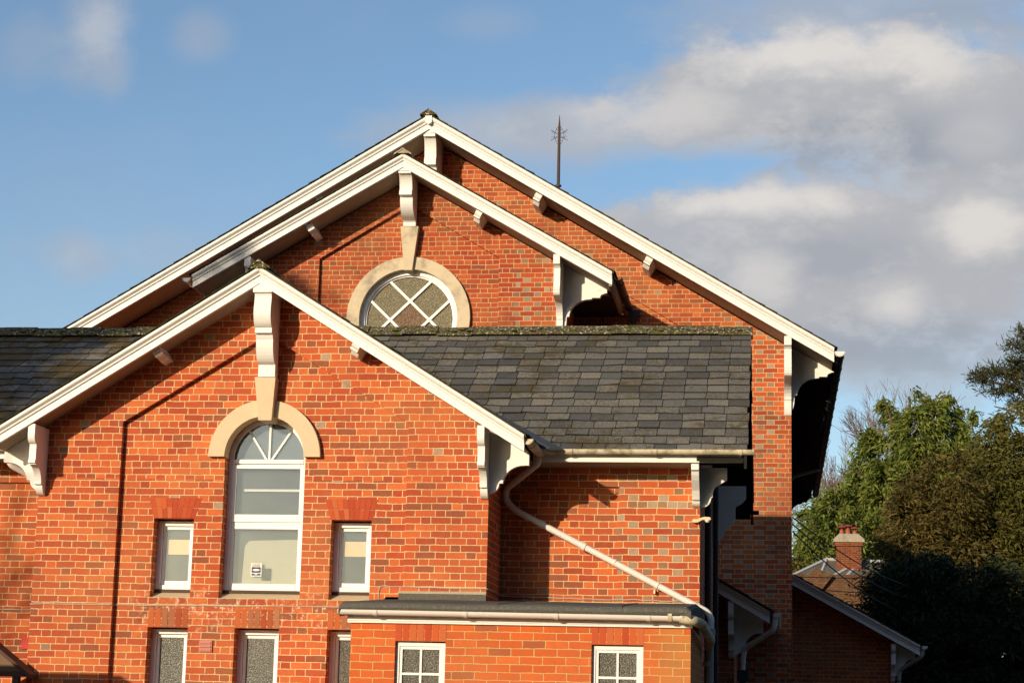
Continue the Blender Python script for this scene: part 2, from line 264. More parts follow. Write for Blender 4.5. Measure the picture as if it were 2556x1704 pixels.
def tile_mat(name):
    m, g = newmat(name); geo = g.n('ShaderNodeNewGeometry'); pos = geo.outputs['Position']; p = g.sep(pos)
    b = g.n('ShaderNodeTexBrick'); g.set(b.inputs['Vector'], g.xyz(p[0], g.m('MULTIPLY', p[2], 1.5), 0.0)); b.inputs['Scale'].default_value = 1.0
    b.inputs['Brick Width'].default_value = 0.19; b.inputs['Row Height'].default_value = 0.13; b.inputs['Mortar Size'].default_value = 0.008
    g.set(b.inputs['Color1'], (0.115, 0.052, 0.026, 1)); g.set(b.inputs['Color2'], (0.17, 0.078, 0.034, 1)); g.set(b.inputs['Mortar'], (0.06, 0.03, 0.02, 1))
    n1 = g.noise(pos, 5.0, 6.0, 0.7); c = g.mixc(g.m('MULTIPLY', g.sm(n1, 0.48, 0.66), 0.6), b.outputs[0], (0.16, 0.12, 0.04, 1))
    c = g.mixc(g.m('MULTIPLY', g.sm(g.noise(pos, 18.0, 4.0), 0.66, 0.72), 0.6), c, (0.45, 0.38, 0.26, 1))
    finish(g, c, 0.9, 0.15, b.outputs[1], -0.5, 0.02); return m
M['tile'] = tile_mat('mossy clay tile')
def soldier_mat(name, dark):
    m, g = newmat(name); geo = g.n('ShaderNodeNewGeometry'); pos = geo.outputs['Position']; ri = geo.outputs['Random Per Island']
    st = [(0, (0.40, 0.062, 0.028)), (0.5, (0.47, 0.082, 0.032)), (0.8, (0.54, 0.115, 0.036)), (1, (0.50, 0.14, 0.055))] if not dark else [(0, (0.24, 0.060, 0.030)), (0.3, (0.40, 0.085, 0.032)), (0.6, (0.50, 0.13, 0.042)), (0.85, (0.30, 0.075, 0.035)), (1, (0.42, 0.20, 0.10))]
    c = g.ramp(ri, st); n1 = g.noise(pos, 24.0, 5.0, 0.65); c = g.mixc(g.m('MULTIPLY', g.sm(n1, 0.5, 0.7), 0.35), c, (0.36, 0.12, 0.06, 1))
    if dark: c = g.mixc(g.m('MULTIPLY', g.sm(g.noise(pos, 22.0, 6.0, 0.75), 0.60, 0.70), 0.6), c, (0.72, 0.58, 0.42, 1))
    finish(g, c, 0.9, 0.15, n1, 0.3, 0.006); return m
M['rubbed'] = soldier_mat('rubbed red brick', False); M['soldier'] = soldier_mat('limey soldier brick', True); M['soldier_new'] = soldier_mat('orange soldier brick', False)
M['mortar'] = simple('lime mortar', (0.62, 0.45, 0.25), 0.95, 0.1, 0.15, 40.0, 0.2)

def glass_mat(name, refl=0.16, tintc=(0.90, 0.91, 0.90)):
    m, g = newmat(name); tr = g.n('ShaderNodeBsdfTransparent'); tr.inputs[0].default_value = c4(tintc)
    gl = g.n('ShaderNodeBsdfGlossy'); gl.inputs['Roughness'].default_value = 0.02; gl.inputs[0].default_value = (0.9, 0.95, 1, 1)
    geo = g.n('ShaderNodeNewGeometry'); bn = g.n('ShaderNodeBump'); g.set(bn.inputs['Height'], g.noise(geo.outputs['Position'], 2.5, 2.0)); bn.inputs['Strength'].default_value = 0.10; bn.inputs['Distance'].default_value = 0.02
    g.t.links.new(bn.outputs[0], gl.inputs['Normal'])
    fr = g.n('ShaderNodeFresnel'); fr.inputs[0].default_value = 1.5
    mx = g.n('ShaderNodeMixShader'); g.set(mx.inputs[0], g.m('ADD', fr.outputs[0], refl, clamp=True)); g.t.links.new(tr.outputs[0], mx.inputs[1]); g.t.links.new(gl.outputs[0], mx.inputs[2])
    o = g.n('ShaderNodeOutputMaterial'); g.t.links.new(mx.outputs[0], o.inputs[0]); return m
M['glass'] = glass_mat('clear window glass', 0.03)
def obscure(name, dark, lightc, scale, amount):
    m, g = newmat(name); geo = g.n('ShaderNodeNewGeometry'); pos = geo.outputs['Position']
    vo = g.n('ShaderNodeTexVoronoi'); g.set(vo.inputs['Vector'], pos); vo.inputs['Scale'].default_value = scale
    n1 = g.noise(pos, scale * 1.7, 3.0, 0.7); n2 = g.noise(pos, 3.0, 3.0)
    f = g.m('MULTIPLY', g.sm(g.m('ADD', g.m('MULTIPLY', vo.outputs['Distance'], 0.7), g.m('MULTIPLY', n1, 0.6)), 0.55, 0.80), amount)
    c = g.mixc(f, c4(dark), c4(lightc)); c = g.mixc(g.m('MULTIPLY', n2, 0.35), c, c4(tuple(x * 0.6 for x in dark)))
    finish(g, c, 0.22, 0.6, g.m('ADD', vo.outputs['Distance'], n1), 0.5, 0.01); return m
M['obscure'] = obscure('patterned obscured glass', (0.085, 0.087, 0.070), (0.40, 0.39, 0.32), 75.0, 0.38)
M['obscure_dark'] = obscure('dark obscured glass', (0.052, 0.049, 0.036), (0.38, 0.35, 0.27), 100.0, 0.42)
M['reeded'] = obscure('olive reeded glass', (0.150, 0.125, 0.062), (0.23, 0.195, 0.10), 95.0, 0.5)
M['amber'] = obscure('brown glass', (0.155, 0.078, 0.028), (0.18, 0.10, 0.04), 90.0, 0.25)

# ------------------------------------------------------------------ mesh builder
class MB:
    def __init__(s): s.v = []; s.f = []; s.mi = []; s.cur = 0
    def quad(s, a, b, c, d):
        i = len(s.v); s.v += [tuple(a), tuple(b), tuple(c), tuple(d)]; s.f.append((i, i + 1, i + 2, i + 3)); s.mi.append(s.cur); return s
    def hexa(s, p):                        # 8 points: bottom 4 then top 4
        i = len(s.v); s.v += [tuple(q) for q in p]
        for q in ((0, 3, 2, 1), (4, 5, 6, 7), (0, 1, 5, 4), (1, 2, 6, 5), (2, 3, 7, 6), (3, 0, 4, 7)): s.f.append(tuple(i + k for k in q)); s.mi.append(s.cur)
        return s
    def box(s, x0, x1, y0, y1, z0, z1):
        return s.hexa([(x0, y0, z0), (x1, y0, z0), (x1, y1, z0), (x0, y1, z0), (x0, y0, z1), (x1, y0, z1), (x1, y1, z1), (x0, y1, z1)])
    def loft(s, A, B, caps=True):          # two equal-length closed outlines
        i = len(s.v); n = len(A); s.v += [tuple(q) for q in A] + [tuple(q) for q in B]
        for k in range(n): s.f.append((i + k, i + (k + 1) % n, i + n + (k + 1) % n, i + n + k)); s.mi.append(s.cur)
        if caps:
            for base, loop in ((i, A), (i + n, B)):
                tri = geometry.tessellate_polygon([[Vector(q) for q in loop]])
                for t in tri: s.f.append(tuple(base + k for k in t)); s.mi.append(s.cur)
        return s
    def prism(s, poly, plane, a, b):
        if plane == 'xz': A = [(x, a, z) for x, z in poly]; B = [(x, b, z) for x, z in poly]
        elif plane == 'yz': A = [(a, y, z) for y, z in poly]; B = [(b, y, z) for y, z in poly]
        else: A = [(x, y, a) for x, y in poly]; B = [(x, y, b) for x, y in poly]
        return s.loft(A, B)
    def slab(s, outer, holes, y0, y1, back=True):      # wall facing -Y with openings
        loops = [outer] + list(holes)
        flat = [p for l in loops for p in l]
        tri = geometry.tessellate_polygon([[Vector((x, 0, z)) for x, z in l] for l in loops])
        i = len(s.v); n = len(flat); s.v += [(x, y0, z) for x, z in flat] + [(x, y1, z) for x, z in flat]
        for t in tri:
            s.f.append(tuple(i + k for k in t)); s.mi.append(s.cur)
            if back: s.f.append(tuple(i + n + k for k in t)); s.mi.append(s.cur)
        o = 0
        for l in loops:
            m = len(l)
            for k in range(m): s.f.append((i + o + k, i + o + (k + 1) % m, i + n + o + (k + 1) % m, i + n + o + k)); s.mi.append(s.cur)
            o += m
        return s
    def tube(s, pts, r, n=10, caps=True):
        pts = [Vector(p) for p in pts]; rings = []
        for k, p in enumerate(pts):
            a = pts[max(k - 1, 0)]; b = pts[min(k + 1, len(pts) - 1)]; t = (b - a).normalized()
            q = t.to_track_quat('Z', 'Y'); rad = r[k] if isinstance(r, (list, tuple)) else r
            rings.append([p + q @ Vector((rad * math.cos(2 * math.pi * j / n), rad * math.sin(2 * math.pi * j / n), 0)) for j in range(n)])
        i = len(s.v); s.v += [tuple(q) for rg in rings for q in rg]
        for k in range(len(rings) - 1):
            best = 0
            for j in range(n): s.f.append((i + k * n + j, i + k * n + (j + 1) % n, i + (k + 1) * n + (j + 1) % n, i + (k + 1) * n + j)); s.mi.append(s.cur)
        if caps: s.f.append(tuple(i + j for j in range(n))); s.f.append(tuple(i + (len(rings) - 1) * n + j for j in range(n))); s.mi += [s.cur, s.cur]
        return s
    def build(s, name, mat, parent=None, label=None, smooth=False, bevel=0.0):
        me = bpy.data.meshes.new(name); me.from_pydata(s.v, [], s.f); me.update()
        for mm in (mat if isinstance(mat, (list, tuple)) else [mat]): me.materials.append(mm)
        if any(s.mi): me.polygons.foreach_set('material_index', s.mi)
        bm = bmesh.new(); bm.from_mesh(me); bmesh.ops.recalc_face_normals(bm, faces=bm.faces); bm.to_mesh(me); bm.free()
        vs = np.array(s.v); lo, hi = vs.min(0), vs.max(0); c = Vector(((lo[0] + hi[0]) / 2, (lo[1] + hi[1]) / 2, lo[2]))
        me.transform(Matrix.Translation(-c))
        o = bpy.data.objects.new(name, me); o.location = c; COL.objects.link(o)
        if parent is not None: attach(o, parent)
        if label: o['label'] = label
        if smooth:
            me.polygons.foreach_set('use_smooth', [True] * len(me.polygons))
            md = o.modifiers.new('edges', 'EDGE_SPLIT'); md.split_angle = R(40)
        if bevel: b = o.modifiers.new('bevel', 'BEVEL'); b.width = bevel; b.segments = 2; b.limit_method = 'ANGLE'; b.angle_limit = R(40)
        return o
def worldloc(o):
    l = Vector(o.location)
    if o.parent: l = l + worldloc(o.parent)
    return l
def attach(o, parent): o.location = Vector(o.location) - worldloc(parent); o.parent = parent
def thing(name, label, cat, loc, group=None):
    o = bpy.data.objects.new(name, None); o.empty_display_size = 0.3; COL.objects.link(o); o.location = loc
    o['label'] = label; o['category'] = cat
    if group: o['group'] = group
    return o
def tag(o, label, cat, group=None, kind=None):
    if label: o['label'] = label
    if cat: o['category'] = cat
    if group: o['group'] = group
    if kind: o['kind'] = kind
    return o
def smoothpath(pts, k=6, r=0.10):
    pts = [Vector(p) for p in pts]; out = [pts[0]]
    for i in range(1, len(pts) - 1):
        a, b, c = pts[i - 1], pts[i], pts[i + 1]; ra = min(r, (b - a).length * .45, (c - b).length * .45)
        p0 = b + (a - b).normalized() * ra; p1 = b + (c - b).normalized() * ra
        for t in range(k + 1):
            t /= k; out.append(p0 * (1 - t) ** 2 + b * 2 * t * (1 - t) + p1 * t * t)
    return out + [pts[-1]]
def arc(cx, cz, r, a0, a1, n): return [(cx + r * math.cos(R(a0 + (a1 - a0) * k / n)), cz + r * math.sin(R(a0 + (a1 - a0) * k / n))) for k in range(n + 1)]

# ------------------------------------------------------------------ building pieces
def barge(parent, cx, zt, slope, xend, y0, s=1.0, T=0.175, mat='white'):
    pr = [(0.04, 0), (-0.055, 0), (-0.055, -.030), (-.043, -.046), (-.03, -.055), (-.022, -.068), (-.022, -.080), (0, -.088), (0, -T / s + .012), (-.008, -T / s + .012), (-.008, -T / s), (0.04, -T / s)]
    A = [(cx, y0 + p * s, zt + q * s) for p, q in pr]; ze = zt - slope * abs(xend - cx); B = [(xend, y0 + p * s, ze + q * s) for p, q in pr]
    return MB().loft(A, B).build('bargeboard', M[mat], parent)
def slates(mb, o, ud, vd, L, S, gauge=0.205, w=0.254, th=0.013, jit=0.010, lift0=.020):
    o, ud, vd = Vector(o), Vector(ud).normalized(), Vector(vd).normalized(); n = ud.cross(vd).normalized()
    if n.z < 0: n = -n
    rows = int(math.ceil(S / gauge))
    for r in range(rows):
        s0 = r * gauge + random.uniform(-.004, .004); s1 = min(s0 + gauge + 0.05, S)
        x = -random.choice([0, .5]) * w * (r % 2) - (w * .5 if r % 2 else 0) + random.uniform(-.01, .01)
        while x < L:
            ww = w + random.uniform(-.012, .012); a = max(x + .004, 0); b = min(x + ww - .004, L); x += ww
            if b - a < .03: continue
            lift = lift0 + random.uniform(0, .006) + (random.uniform(.004, .012) if random.random() < .05 else 0); d0 = random.uniform(-jit, jit); sk = random.uniform(-.004, .004)
            cA, cB = (random.choice([0, 0, 0, .018, .03]) if random.random() < .35 else 0), (random.choice([0, .02, .03]) if random.random() < .3 else 0)
            P = lambda u, v_, h: o + ud * u + vd * v_ + n * h
            top = [(a, s0 + d0 + sk + cA), (b, s0 + d0 - sk + cB), (b, s1), (a, s1)]
            hs = [lift, lift + random.uniform(-.002, .002), 0.004, 0.004]
            bot = [P(u, v_, h - th) for (u, v_), h in zip(top, hs)]; tp = [P(u, v_, h) for (u, v_), h in zip(top, hs)]
            i0 = len(mb.v); mb.v += [tuple(q) for q in bot + tp]
            for fi_, q in enumerate(((0, 3, 2, 1), (4, 5, 6, 7), (0, 1, 5, 4), (1, 2, 6, 5), (2, 3, 7, 6), (3, 0, 4, 7))): mb.f.append(tuple(i0 + k_ for k_ in q)); mb.mi.append(0 if fi_ == 1 else 1)
def gable_roof(parent, cx, zr, slope, half, yf, yb, name='roof', mat='slate', deck='soffit', cut=None):
    """two slated slopes about a ridge running in Y; zr is the top of the deck at the ridge"""
    mb = MB(); c = 1 / math.hypot(1, slope)
    for sd in (1, -1):
        xe = cx + sd * half; ze = zr - slope * half
        mb.hexa([(cx, yf + .04, zr - .028), (xe, yf + .04, ze - .028), (xe, yb, ze - .028), (cx, yb, zr - .028), (cx, yf + .04, zr), (xe, yf + .04, ze), (xe, yb, ze), (cx, yb, zr)])
        slates(mb, (xe + sd * .03, yf, ze - slope * .03 + .002), (0, 1, 0), (-sd, 0, slope), yb - yf, (half + .03) / c, gauge=0.21, th=.008, lift0=.012)
    return mb.build(name, [M[mat], M['slate_edge']], parent)
def ridge(parent, a, b, ang=32, mat='moss', w=0.17, seg=0.46, name='ridge_tile', sc=1.0, cushions=False, plug=False):
    a, b = Vector(a), Vector(b); d = (b - a); L = d.length; d.normalize(); sdv = Vector((-d.y, d.x, 0)); mb = MB(); k = 0; x = 0.0
    while x < L - .02:
        e = min(x + seg, L); lift = .010 * (k % 2) + random.uniform(-.010, .010); t = .022
        p, q = a + d * x, a + d * e; up_ = Vector((0, 0, 1)); dz = math.tan(R(ang)) * w; yaw = random.uniform(-.006, .006)
        prof = [(-w, -dz), (-w * .35, -dz * .30), (0, .012), (w * .35, -dz * .30), (w, -dz), (w, -dz - t), (w * .35, -dz * .30 - t), (0, -.014), (-w * .35, -dz * .30 - t), (-w, -dz - t)]
        mb.loft([p + sdv * (s + yaw) * sc + up_ * (z * sc + lift) for s, z in prof], [q + sdv * (s - yaw) * sc + up_ * (z * sc + lift) for s, z in prof]); x = e; k += 1
    if plug: mb.prism([(a.x - w * .8 * sc, a.z - math.tan(R(ang)) * w * .8 - .02), (a.x + w * .8 * sc, a.z - math.tan(R(ang)) * w * .8 - .02), (a.x + w * .3, a.z - math.tan(R(ang)) * w * .3 - .012), (a.x, a.z - .012), (a.x - w * .3, a.z - math.tan(R(ang)) * w * .3 - .012)], 'xz', a.y + .012, a.y + .12)
    if cushions:        # cushions of moss and lichen
        for _ in range(int(L * 22)):
            p = a + d * random.uniform(0, L); s = random.choice([-1, 1]) * random.uniform(.1, .95) ** .6 * w * .95; z = -abs(s) * math.tan(R(ang)) * .85 + .012; rr = random.uniform(.006, .018) * random.choice([1, 1, 1, 1.7])
            c = p + sdv * s + Vector((0, 0, z)); mb.hexa([c + Vector((i * rr * 1.3, j * rr * 1.3, -.01)) for i, j in ((-1, -1), (1, -1), (1, 1), (-1, 1))] + [c + Vector((i * rr * .6, j * rr * .6, rr * .6)) for i, j in ((-1, -1), (1, -1), (1, 1), (-1, 1))])
    return mb.build(name, M[mat], parent)
def soffits(parent, cx, zr, slope, half, y0, y1, drop=.05, mat='soffit', x_in=0.0, name='soffit'):
    for sd in (1, -1):
        mb = MB()
        a, b = cx + sd * x_in, cx + sd * half
        za, zb = zr - slope * x_in - drop, zr - slope * half - drop
        mb.hexa([(a, y0, za - .02), (b, y0, zb - .02), (b, y1, zb - .02), (a, y1, za - .02), (a, y0, za), (b, y0, zb), (b, y1, zb), (a, y1, za)])
        mb.build(name, M[mat], parent)
def qarc(p0, z0, rp, rz, a0, a1, n=8): return [(p0 + rp * math.cos(R(a0 + (a1 - a0) * k / n)), z0 + rz * math.sin(R(a0 + (a1 - a0) * k / n))) for k in range(n + 1)]
def side_small(tipz, s=1.0, p=.43):        # lower outline of a small console seen from the side: (projection, height)
    o = [(p, tipz)] + qarc(p - .05, tipz - .195 * s, p - .05 - .15, .195 * s, 90, 180)[0:] + [(.112 * p / .43, tipz - .197 * s)] + qarc(0.0, tipz - .197 * s, .11 * p / .43, .11 * s, 0, -84)
    return o
def side_large(tipz, p=.67, s=1.0):
    k = p / .67
    o = [(.67, tipz), (.63, tipz - .004), (.62, tipz - .015)] + qarc(.625, tipz - .062, .06, .05, 100, 180, 4) + [(.565, tipz - .072), (.44, tipz - .07), (.44, tipz - .088)]
    o += qarc(.40, tipz - .36, .31, .265, 90, 180, 10) + [(.055, tipz - .365)] + [(.05, tipz - .40)] + qarc(.0, tipz - .40, .05, .2, 0, -80, 6)
    return [(a * k, tipz + (b - tipz) * s) for a, b in o]
def side_board(parent, xw, sd, y0, y1, low, topz_at, label=None, mat='white'):
    """board in the plane of the gable: outline low = [(p,z)...] from tip to wall, top follows the soffit"""
    tipp = low[0][0]
    poly = [(xw, topz_at(xw)), (xw + sd * tipp, topz_at(xw + sd * tipp))] + [(xw + sd * p, z) for p, z in low] + [(xw, low[-1][1])]
    return poly
def front_profile_small(ztop, zt, p=.45):  # console facing the viewer: (projection, height) from the top down to the wall
    return [(p, ztop), (p, zt + .27)] + qarc(p - .07, zt + .27, .07, .09, 0, -90, 6) + [(p - .075, zt + .16), (p - .075, zt + .005), (p - .06, zt), (p - .06, zt - .03), (p - .09, zt - .035)] + \
        qarc(p - .09, zt - .24, p - .09 - .15, .195, 90, 180, 8) + [(.112, zt - .245)] + qarc(0.0, zt - .245, .11, .11, 0, -84, 6)
def front_profile_large(ztop, zt, p=.63):
    return [(p, ztop), (p, zt + .36)] + [(p - .045, zt + .345), (p - .09, zt + .31), (p - .085, zt + .29), (p - .085, zt + .06)] + qarc(p - .085, zt + .03, .02, .03, 90, -90, 5) + \
        [(p - .05, zt - .003), (p - .05, zt - .03), (p - .065, zt - .033), (p - .055, zt - .036), (p - .055, zt - .065)] + qarc(p - .055 - .09, zt - .065, .08, .05, 0, -90, 5) + [(p - .2, zt - .12)] + \
        qarc(p - .2, zt - .38, p - .2 - .07, .26, 90, 180, 8) + [(.055, zt - .385), (.05, zt - .42)] + qarc(0, zt - .42, .05, .2, 0, -80, 5)
def corner_bracket(parent, xw, sd, yw, zt, ztop_f, top_at, wf=.078, wd=.08, size='small', p_front=.435, p_side=.43, tip_side=None, label=None):
    """an L of two shaped boards under the eaves corner: one facing the viewer, one along the gable"""
    mb = MB()
    fp = (front_profile_small if size == 'small' else front_profile_large)(ztop_f, zt, p_front)
    xa, xb = (xw - wf, xw) if sd > 0 else (xw, xw + wf)
    mb.prism([(yw, ztop_f)] + [(yw - p, z) for p, z in fp] + [(yw, fp[-1][1])], 'yz', xa, xb)
    ts = zt if tip_side is None else tip_side
    low = side_small(ts, 1.0, p_side) if size == 'small' else side_large(ts, p_side)
    mb.prism(side_board(None, xw + sd * .002, sd, 0, 0, low, top_at), 'xz', yw + .0, yw + wd)
    return mb.build('bracket', M['white'], parent, label)
def apex_bracket(parent, cx, yw, w, prof, zcap, slope, label=None):
    """console at the top of the gable with a gable-shaped cap"""
    mb = MB(); mb.prism([(yw, prof[0][1])] + [(yw - p, z) for p, z in prof] + [(yw, prof[-1][1])], 'yz', cx - w / 2, cx + w / 2)
    h = w / 2 + .012; z0 = prof[0][1]; p = prof[0][0] + .012
    mb.prism([(cx - h, z0 - .0), (cx + h, z0 - .0), (cx + h, zcap - slope * h), (cx, zcap), (cx - h, zcap - slope * h)], 'xz', yw - p, yw)
    return mb.build('bracket', M['white'], parent, label)
def purlin(parent, cx, zs, slope, x, y0, y1, s=1.0):
    """small shaped block under the soffit, square to the slope"""
    sd = 1 if x > cx else -1; zl = zs - slope * abs(x - cx); c = 1 / math.hypot(1, slope); t = Vector((sd * c, 0, -slope * c)); n = Vector((-sd * slope * c, 0, -c))
    o = Vector((x, 0, zl)); w = .055 * s; mb = MB()
    pr = [(y0, -.02), (y0, .03)] + [(y0 + .045 * (1 - math.cos(R(a))), .03 + .045 * math.sin(R(a))) for a in (20, 45, 70, 90)] + [(y0 + .02, .080), (y0 + .02, .105), (y0 + .11, .108), (y0 + .17, .150), (y1, .155), (y1, -.02)]
    pr = [(a, b * s) for a, b in pr]
    mb.loft([o - t * w + n * b + Vector((0, a, 0)) for a, b in pr], [o + t * w + n * b + Vector((0, a, 0)) for a, b in pr])
    return mb.build('purlin_end', M['white'], parent)
def gutter(parent, a, b, r=.052, mat='pipe', every=0.95, t=.004, name='gutter', ends=(True, True)):
    a, b = Vector(a), Vector(b); d = (b - a).normalized(); sv = Vector((d.y, -d.x, 0)); mb = MB()
    def half(c, rr, n=10): return [c + sv * (rr * math.cos(math.pi * k / n)) - Vector((0, 0, rr * math.sin(math.pi * k / n))) for k in range(n + 1)]
    out = lambda c, ra, rb: half(c, ra) + half(c, rb)[::-1]
    mb.loft(out(a, r, r - t), out(b, r, r - t))
    for e, (c, s_) in zip(ends, ((a, 1), (b, -1))):
        if e: mb.loft(half(c, r + .004), half(c + d * s_ * .012, r + .004))
    L = (b - a).length; k = every * .4
    while k < L:
        c = a + d * k; mb.loft(out(c, r + .008, r), out(c + d * .035, r + .008, r)); k += every
    return mb.build(name, M[mat], parent, smooth=True)
def box_window(parent, x0, x1, z0, z1, y, inner=(), label=None, kind='obscure', frame=.055, name='window', sill=True, stop=True):
    """timber window in an opening: frame, one sash, pane"""
    f = MB(); t = frame
    f.box(x0, x0 + t, y, y + .07, z0, z1); f.box(x1 - t, x1, y, y + .07, z0, z1); f.box(x0 + t, x1 - t, y, y + .07, z1 - t, z1); f.box(x0 + t, x1 - t, y, y + .07, z0, z0 + t * .9)
    w = f.build(name, M['frame'], parent, label, bevel=.004)
    s = MB(); a, b, c, d = x0 + t + .003, x1 - t - .003, z0 + t * .9 + .003, z1 - t - .003; q = .034
    s.box(a, a + q, y + .030, y + .068, c, d); s.box(b - q, b, y + .030, y + .068, c, d); s.box(a + q, b - q, y + .030, y + .068, d - q, d); s.box(a + q, b - q, y + .030, y + .068, c, c + q * 1.3)
    s.build('sash', M['frame'], w, bevel=.003)
    p = MB().box(a + q, b - q, y + .044, y + .050, c + q * 1.3, d - q).build('pane', M[kind], w)
    return w, (a + q, b - q, c + q * 1.3, d - q)
def voussoirs(parent, xb0, xb1, xt0, xt1, z0, z1, y, n, mat, joint=.004, split=True, label=None):
    mb = MB()
    for k in range(n):
        b0 = xb0 + (xb1 - xb0) * k / n; b1 = xb0 + (xb1 - xb0) * (k + 1) / n; t0 = xt0 + (xt1 - xt0) * k / n; t1 = xt0 + (xt1 - xt0) * (k + 1) / n; j = joint / 2
        f = (.55 if k % 2 else .5) if split else 1.0; dy = random.uniform(-.0015, .0015)
        def lerp(u): return b0 + (t0 - b0) * u + j, b1 + (t1 - b1) * u - j, z0 + (z1 - z0) * u
        for ua, ub in (((0, f - .008), (f + .008, 1)) if split else ((0, 1),)):
            xa0, xa1, za = lerp(ua); xb_0, xb_1, zb = lerp(ub)
            mb.hexa([(xa0, y + dy, za), (xa1, y + dy, za), (xa1, y + .02, za), (xa0, y + .02, za), (xb_0, y + dy, zb), (xb_1, y + dy, zb), (xb_1, y + .02, zb), (xb_0, y + .02, zb)])
    mb.cur = 1; mb.prism([(xb0, z0 + .001), (xb1, z0 + .001), (xt1, z1 - .001), (xt0, z1 - .001)], 'xz', y + .004, y + .03)
    return mb.build('lintel', [M[mat], M['mortar']], parent, label)
def sill(parent, x0, x1, z0, z1, yf, yb, mat='concrete', name='sill'):
    return MB().loft([(x0, yf, z0 - .03), (x0, yf, z0), (x0, yb, z1), (x0, yb, z0 - .03)], [(x1, yf, z0 - .03), (x1, yf, z0), (x1, yb, z1), (x1, yb, z0 - .03)]).build(name, M[mat], parent)
def timber_sill(parent, x0, x1, z, y): return MB().box(x0, x1, y - .012, y + .07, z - .028, z).build('timber_sill', M['brown'], parent)

# ------------------------------------------------------------------ ground
gm = MB(); gm.quad((-400, -200, 0), (400, -200, 0), (400, 600, 0), (-400, 600, 0)); tag(gm.build('ground', M['soil']), None, None, kind='structure')

# ------------------------------------------------------------------ the front wing
F = 21.0; RC = 21.07; cx = -5.6; SL_ = 0.622
wing = thing('brick_wing', 'nearest red brick gable with an arched white window under a pale stone arch', 'building', (cx, F, 0))
w = MB()
rec = [(-7.215, .6), (-3.975, .6), (-3.975, 4.778), (cx, 5.765), (-7.215, 4.778)]
w.slab([(-8.14, 0), (-3.07, 0), (-3.07, 4.715), (cx, 6.292), (-8.14, 4.715)], [rec], F, RC - .0005, back=False)
ax, az, ri = -5.585, 4.40, .455
arched = [(ax - ri, 2.85), (ax + ri, 2.85)] + arc(ax, az, ri, 0, 180, 28)
wins = [[(a, z0), (b, z0), (b, z1), (a, z1)] for a, b, z0, z1 in ((-6.815, -6.36, 2.85, 3.717), (-4.81, -4.36, 2.85, 3.717), (-6.82, -6.365, 1.2, 2.525), (-5.84, -5.343, 1.2, 2.53), (-4.81, -4.36, 1.2, 2.53))]
w.slab([(-8.139, .0), (-3.071, 0), (-3.071, 4.715), (cx, 6.291), (-8.139, 4.715)], [arched] + wins, RC, RC + .26)
w.box(-3.37, -3.07, RC + .2605, 21.999, 0, 4.66); w.box(-8.14, -7.84, RC + .2605, 21.999, 0, 4.66)
w.build('wall', M['brick_front'], wing)
# dark room behind the glass
rm = MB(); rm.box(-7.8, -3.4, 21.95, 21.98, 0, 5.2); rm.box(-7.8, -3.4, RC + .27, 21.94, 2.66, 2.72); rm.box(-7.8, -3.4, RC + .27, 21.94, 5.0, 5.06); rm.build('room', M['inside'], wing)
# stone arch and keystone
mb = MB(); ro = .632
mb.loft([(x, F + .0, z) for x, z in arc(ax, az, ro, 0, 180, 40)] + [(x, F + .0, z) for x, z in arc(ax, az, ri - .006, 180, 0, 40)], [(x, RC + .12, z) for x, z in arc(ax, az, ro, 0, 180, 40)] + [(x, RC + .12, z) for x, z in arc(ax, az, ri - .006, 180, 0, 40)])
mb.build('stone_arch', M['stone'], wing)
MB().loft([(-5.702, F - .10, 5.27), (-5.466, F - .10, 5.27), (-5.494, F - .09, 4.79), (-5.641, F - .09, 4.79)], [(-5.70, RC + .1, 5.27), (-5.468, RC + .1, 5.27), (-5.496, RC + .1, 4.79), (-5.639, RC + .1, 4.79)]).build('keystone', M['stone'], wing)
# apex console
pf = [(.435, 6.155), (.415, 6.15), (.405, 6.12), (.41, 6.06), (.425, 5.99)] + qarc(.315, 5.955, .112, .18, 10, -80, 9) + [(.338, 5.768), (.338, 5.722), (.30, 5.718), (.285, 5.70), (.275, 5.67)] + qarc(.125, 5.67, .14, .26, 0, -88, 8) + [(.12, 5.40), (.115, 5.27)]
ab = apex_bracket(wing, -5.565, F, .19, pf, 6.285, SL_)
zr = 6.427 + .012
barge(wing, cx, 6.427, SL_, -2.637, F - .45); barge(wing, cx, 6.427, SL_, -8.56, F - .45)
soffits(wing, cx, 6.44, SL_, 2.96, F - .41, F + .02, drop=.135)
gable_roof(wing, cx, zr, SL_, 2.98, F - .525, 24.55)
ridge(wing, (cx, F - .54, 6.49), (cx, 24.5, 6.49), w=.125, plug=True)
def tops(z0, sl, c): return lambda x: z0 - sl * abs(x - c)
tf = tops(6.44 - .158, SL_, cx)
corner_bracket(wing, -3.07, 1, F, 4.30, 4.69, tf, tip_side=4.318); corner_bracket(wing, -8.14, -1, F, 4.30, 4.69, tf, tip_side=4.318)
for x in (-6.78, -4.50): purlin(wing, cx, 6.44 - .157, SL_, x, F - .36, F, .85)
